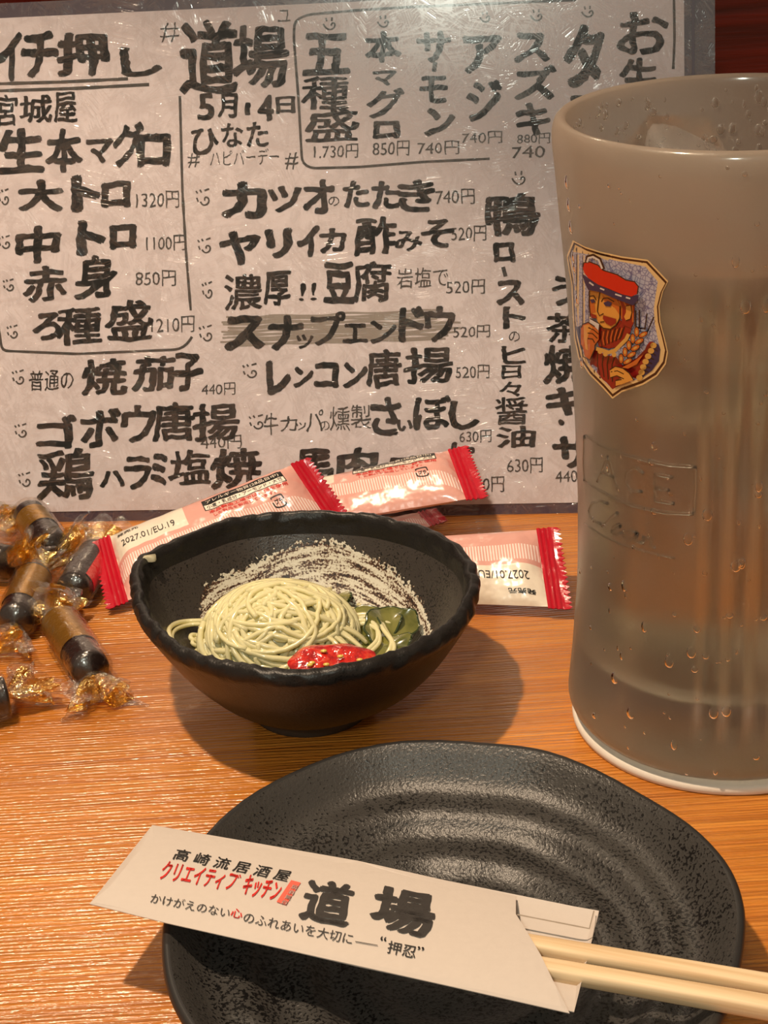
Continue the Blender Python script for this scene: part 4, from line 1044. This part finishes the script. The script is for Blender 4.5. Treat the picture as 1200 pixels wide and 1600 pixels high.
epoly('wine', [(430, 785), (480, 800), (550, 820), (545, 860), (500, 885), (455, 860), (425, 815)]); epoly('wine', [(310, 765), (365, 785), (370, 815), (320, 810)])
epoly('white', [(305, 815), (395, 865), (388, 935), (310, 880)]); eline('black', dens([(305, 815), (395, 865), (388, 935)], 2, False), 8)
epoly('orange', [(235, 870), (290, 850), (350, 890), (388, 930), (388, 1010), (350, 1060), (345, 1120), (305, 1195), (260, 1165), (240, 1080), (222, 1060), (222, 900)])
epoly('skin', [(250, 880), (300, 870), (330, 900), (300, 940), (280, 1020), (290, 1110), (265, 1100), (250, 1000)])
for P in [[(290, 900), (340, 920), (385, 960)], [(285, 950), (330, 955), (375, 1000)], [(285, 1000), (330, 1005), (350, 1040)], [(225, 900), (235, 870), (290, 850), (350, 890)], [(225, 1060), (245, 1170), (305, 1200), (345, 1110)]]: eline('black', P, 9)
eline('gold', [(365, 1095), (420, 1110), (480, 1130), (540, 1110), (590, 1060), (640, 1010), (665, 960)], 34)
for x, y in [(400, 1120), (450, 1145), (530, 1150)]: epoly('gold', [(x+22*cos(a), y+24*sin(a)) for a in [2*pi*i/10 for i in range(10)]])
for k in range(5):   # ear of barley
    cx_, cy_ = 625+k*36, 1200-k*62
    for s_ in (-1, 1):
        a0 = -1.05+s_*.55; c_ = (cx_+s_*30, cy_+s_*12)
        E_ = [(c_[0]+42*cos(a)*cos(a0)-20*sin(a)*sin(a0), c_[1]+42*cos(a)*sin(a0)+20*sin(a)*cos(a0)) for a in [2*pi*i/12 for i in range(12)]]
        epoly('black', scl(E_, 1.2, c_)); epoly('orange', E_); epoly('gold', scl(E_, .5, c_))
epoly('orange', [(600, 1270), (700, 1220), (800, 1150), (740, 1240), (660, 1280)])
epoly('skin', [(490, 1290), (540, 1258), (610, 1275), (670, 1320), (712, 1385), (600, 1425), (545, 1440), (545, 1390), (600, 1370), (550, 1345), (495, 1365)])
for P in [[(500, 1310), (560, 1300), (620, 1330)], [(495, 1365), (555, 1345), (620, 1375)], [(545, 1390), (600, 1380)], [(490, 1290), (540, 1258), (610, 1275), (670, 1320), (712, 1385)]]: eline('black', P, 9)
epoly('navy', dens([(235, 400), (290, 440), (380, 500), (480, 545), (600, 588), (700, 605), (752, 600), (750, 645), (705, 695), (600, 655), (500, 615), (400, 572), (290, 550), (255, 480)], 2))
for P in [[(300, 480), (340, 510)], [(400, 535), (440, 552)], [(540, 590), (600, 610)], [(640, 620), (680, 632)]]: eline('white', P, 14)
epoly('red', dens([(250, 300), (300, 290), (380, 320), (430, 370), (560, 410), (640, 460), (720, 475), (755, 520), (742, 590), (690, 612), (600, 590), (480, 540), (380, 500), (290, 440), (252, 390), (240, 340)], 2))
eline('black', dens([(240, 340), (250, 300), (300, 290), (380, 320), (430, 370), (560, 410), (640, 460), (720, 475), (755, 520), (745, 590)], 2, False), 10)
eline('black', [(275, 300), (285, 245), (335, 232), (395, 265), (432, 360)], 34); eline('white', [(280, 295), (292, 255), (335, 245), (388, 275), (420, 355)], 18)
eb.build('shield_emblem', [v[1] for v in sorted(EC.values(), key=lambda q_: q_[0])], mug, smooth=False, label='shield with a red-bereted bearded man holding a cup and barley')

# condensation droplets on the outside and inside of the rim
db = MB(); rn = random.Random(21)
def drop(p, nrm, r, el=1.0):
    nrm = nrm.normalized(); a_ = nrm.cross(Vector((0, 0, 1))); a_ = a_.normalized() if a_.length > .1 else Vector((1, 0, 0)); b_ = a_.cross(nrm)
    V, Fc = grid(lambda u, v: p+(a_*cos(2*pi*u)*r+b_*sin(2*pi*u)*r*el)*cos(v*pi/2*.98)+nrm*r*.55*sin(v*pi/2)-nrm*.0001, 10, 5, True)
    db.add(V, Fc)
for k in range(150):
    px, py = rn.uniform(905, 1198), rn.uniform(255, 1215)
    if 885 < px < 1050 and 370 < py < 640: continue
    p = onmug(px, py)
    if p.z < .006 or hypot(p.x-MC.x, p.y-MC.y) > .0495 or p.y > MC.y: continue
    nn = Vector((p.x-MC.x, p.y-MC.y, 0)); r = rn.choice([.0003, .0004, .0005, .0005, .0007, .001])
    drop(p, nn, r, rn.choice([1, 1, 1.3, 1.9]))
for px, py in [(1105, 800+5), (1150, 885), (1165, 480), (1075, 843), (1115, 1115), (1135, 1112), (960, 1060), (1045, 1035), (1080, 1020), (985, 1225-110)]:
    p = onmug(px, py); drop(p, Vector((p.x-MC.x, p.y-MC.y, 0)), .0014, 1.4)
for k in range(130):   # inside back wall below the rim
    a = rn.uniform(.15, pi-.1); z = rn.uniform(.160, .180); r_ = .0440-.0006*(.180-z)/.01
    p = Vector((MC.x+r_*cos(a), MC.y+r_*sin(a), z)); drop(p, MC+Vector((0, 0, z))-p, rn.choice([.0004, .0006, .0008, .0012]), rn.choice([1, 1.3, 1.8]))
for z in (.170, .164, .158, .150, .147, .138, .120):
    a = pi*1.0+.25; r_ = rout(z); p = Vector((MC.x+r_*cos(a), MC.y+r_*sin(a), z)); drop(p, Vector((cos(a), sin(a), 0)), .0011, 1.8)
db.build('water_droplets', M_drop, mug, kind='stuff')
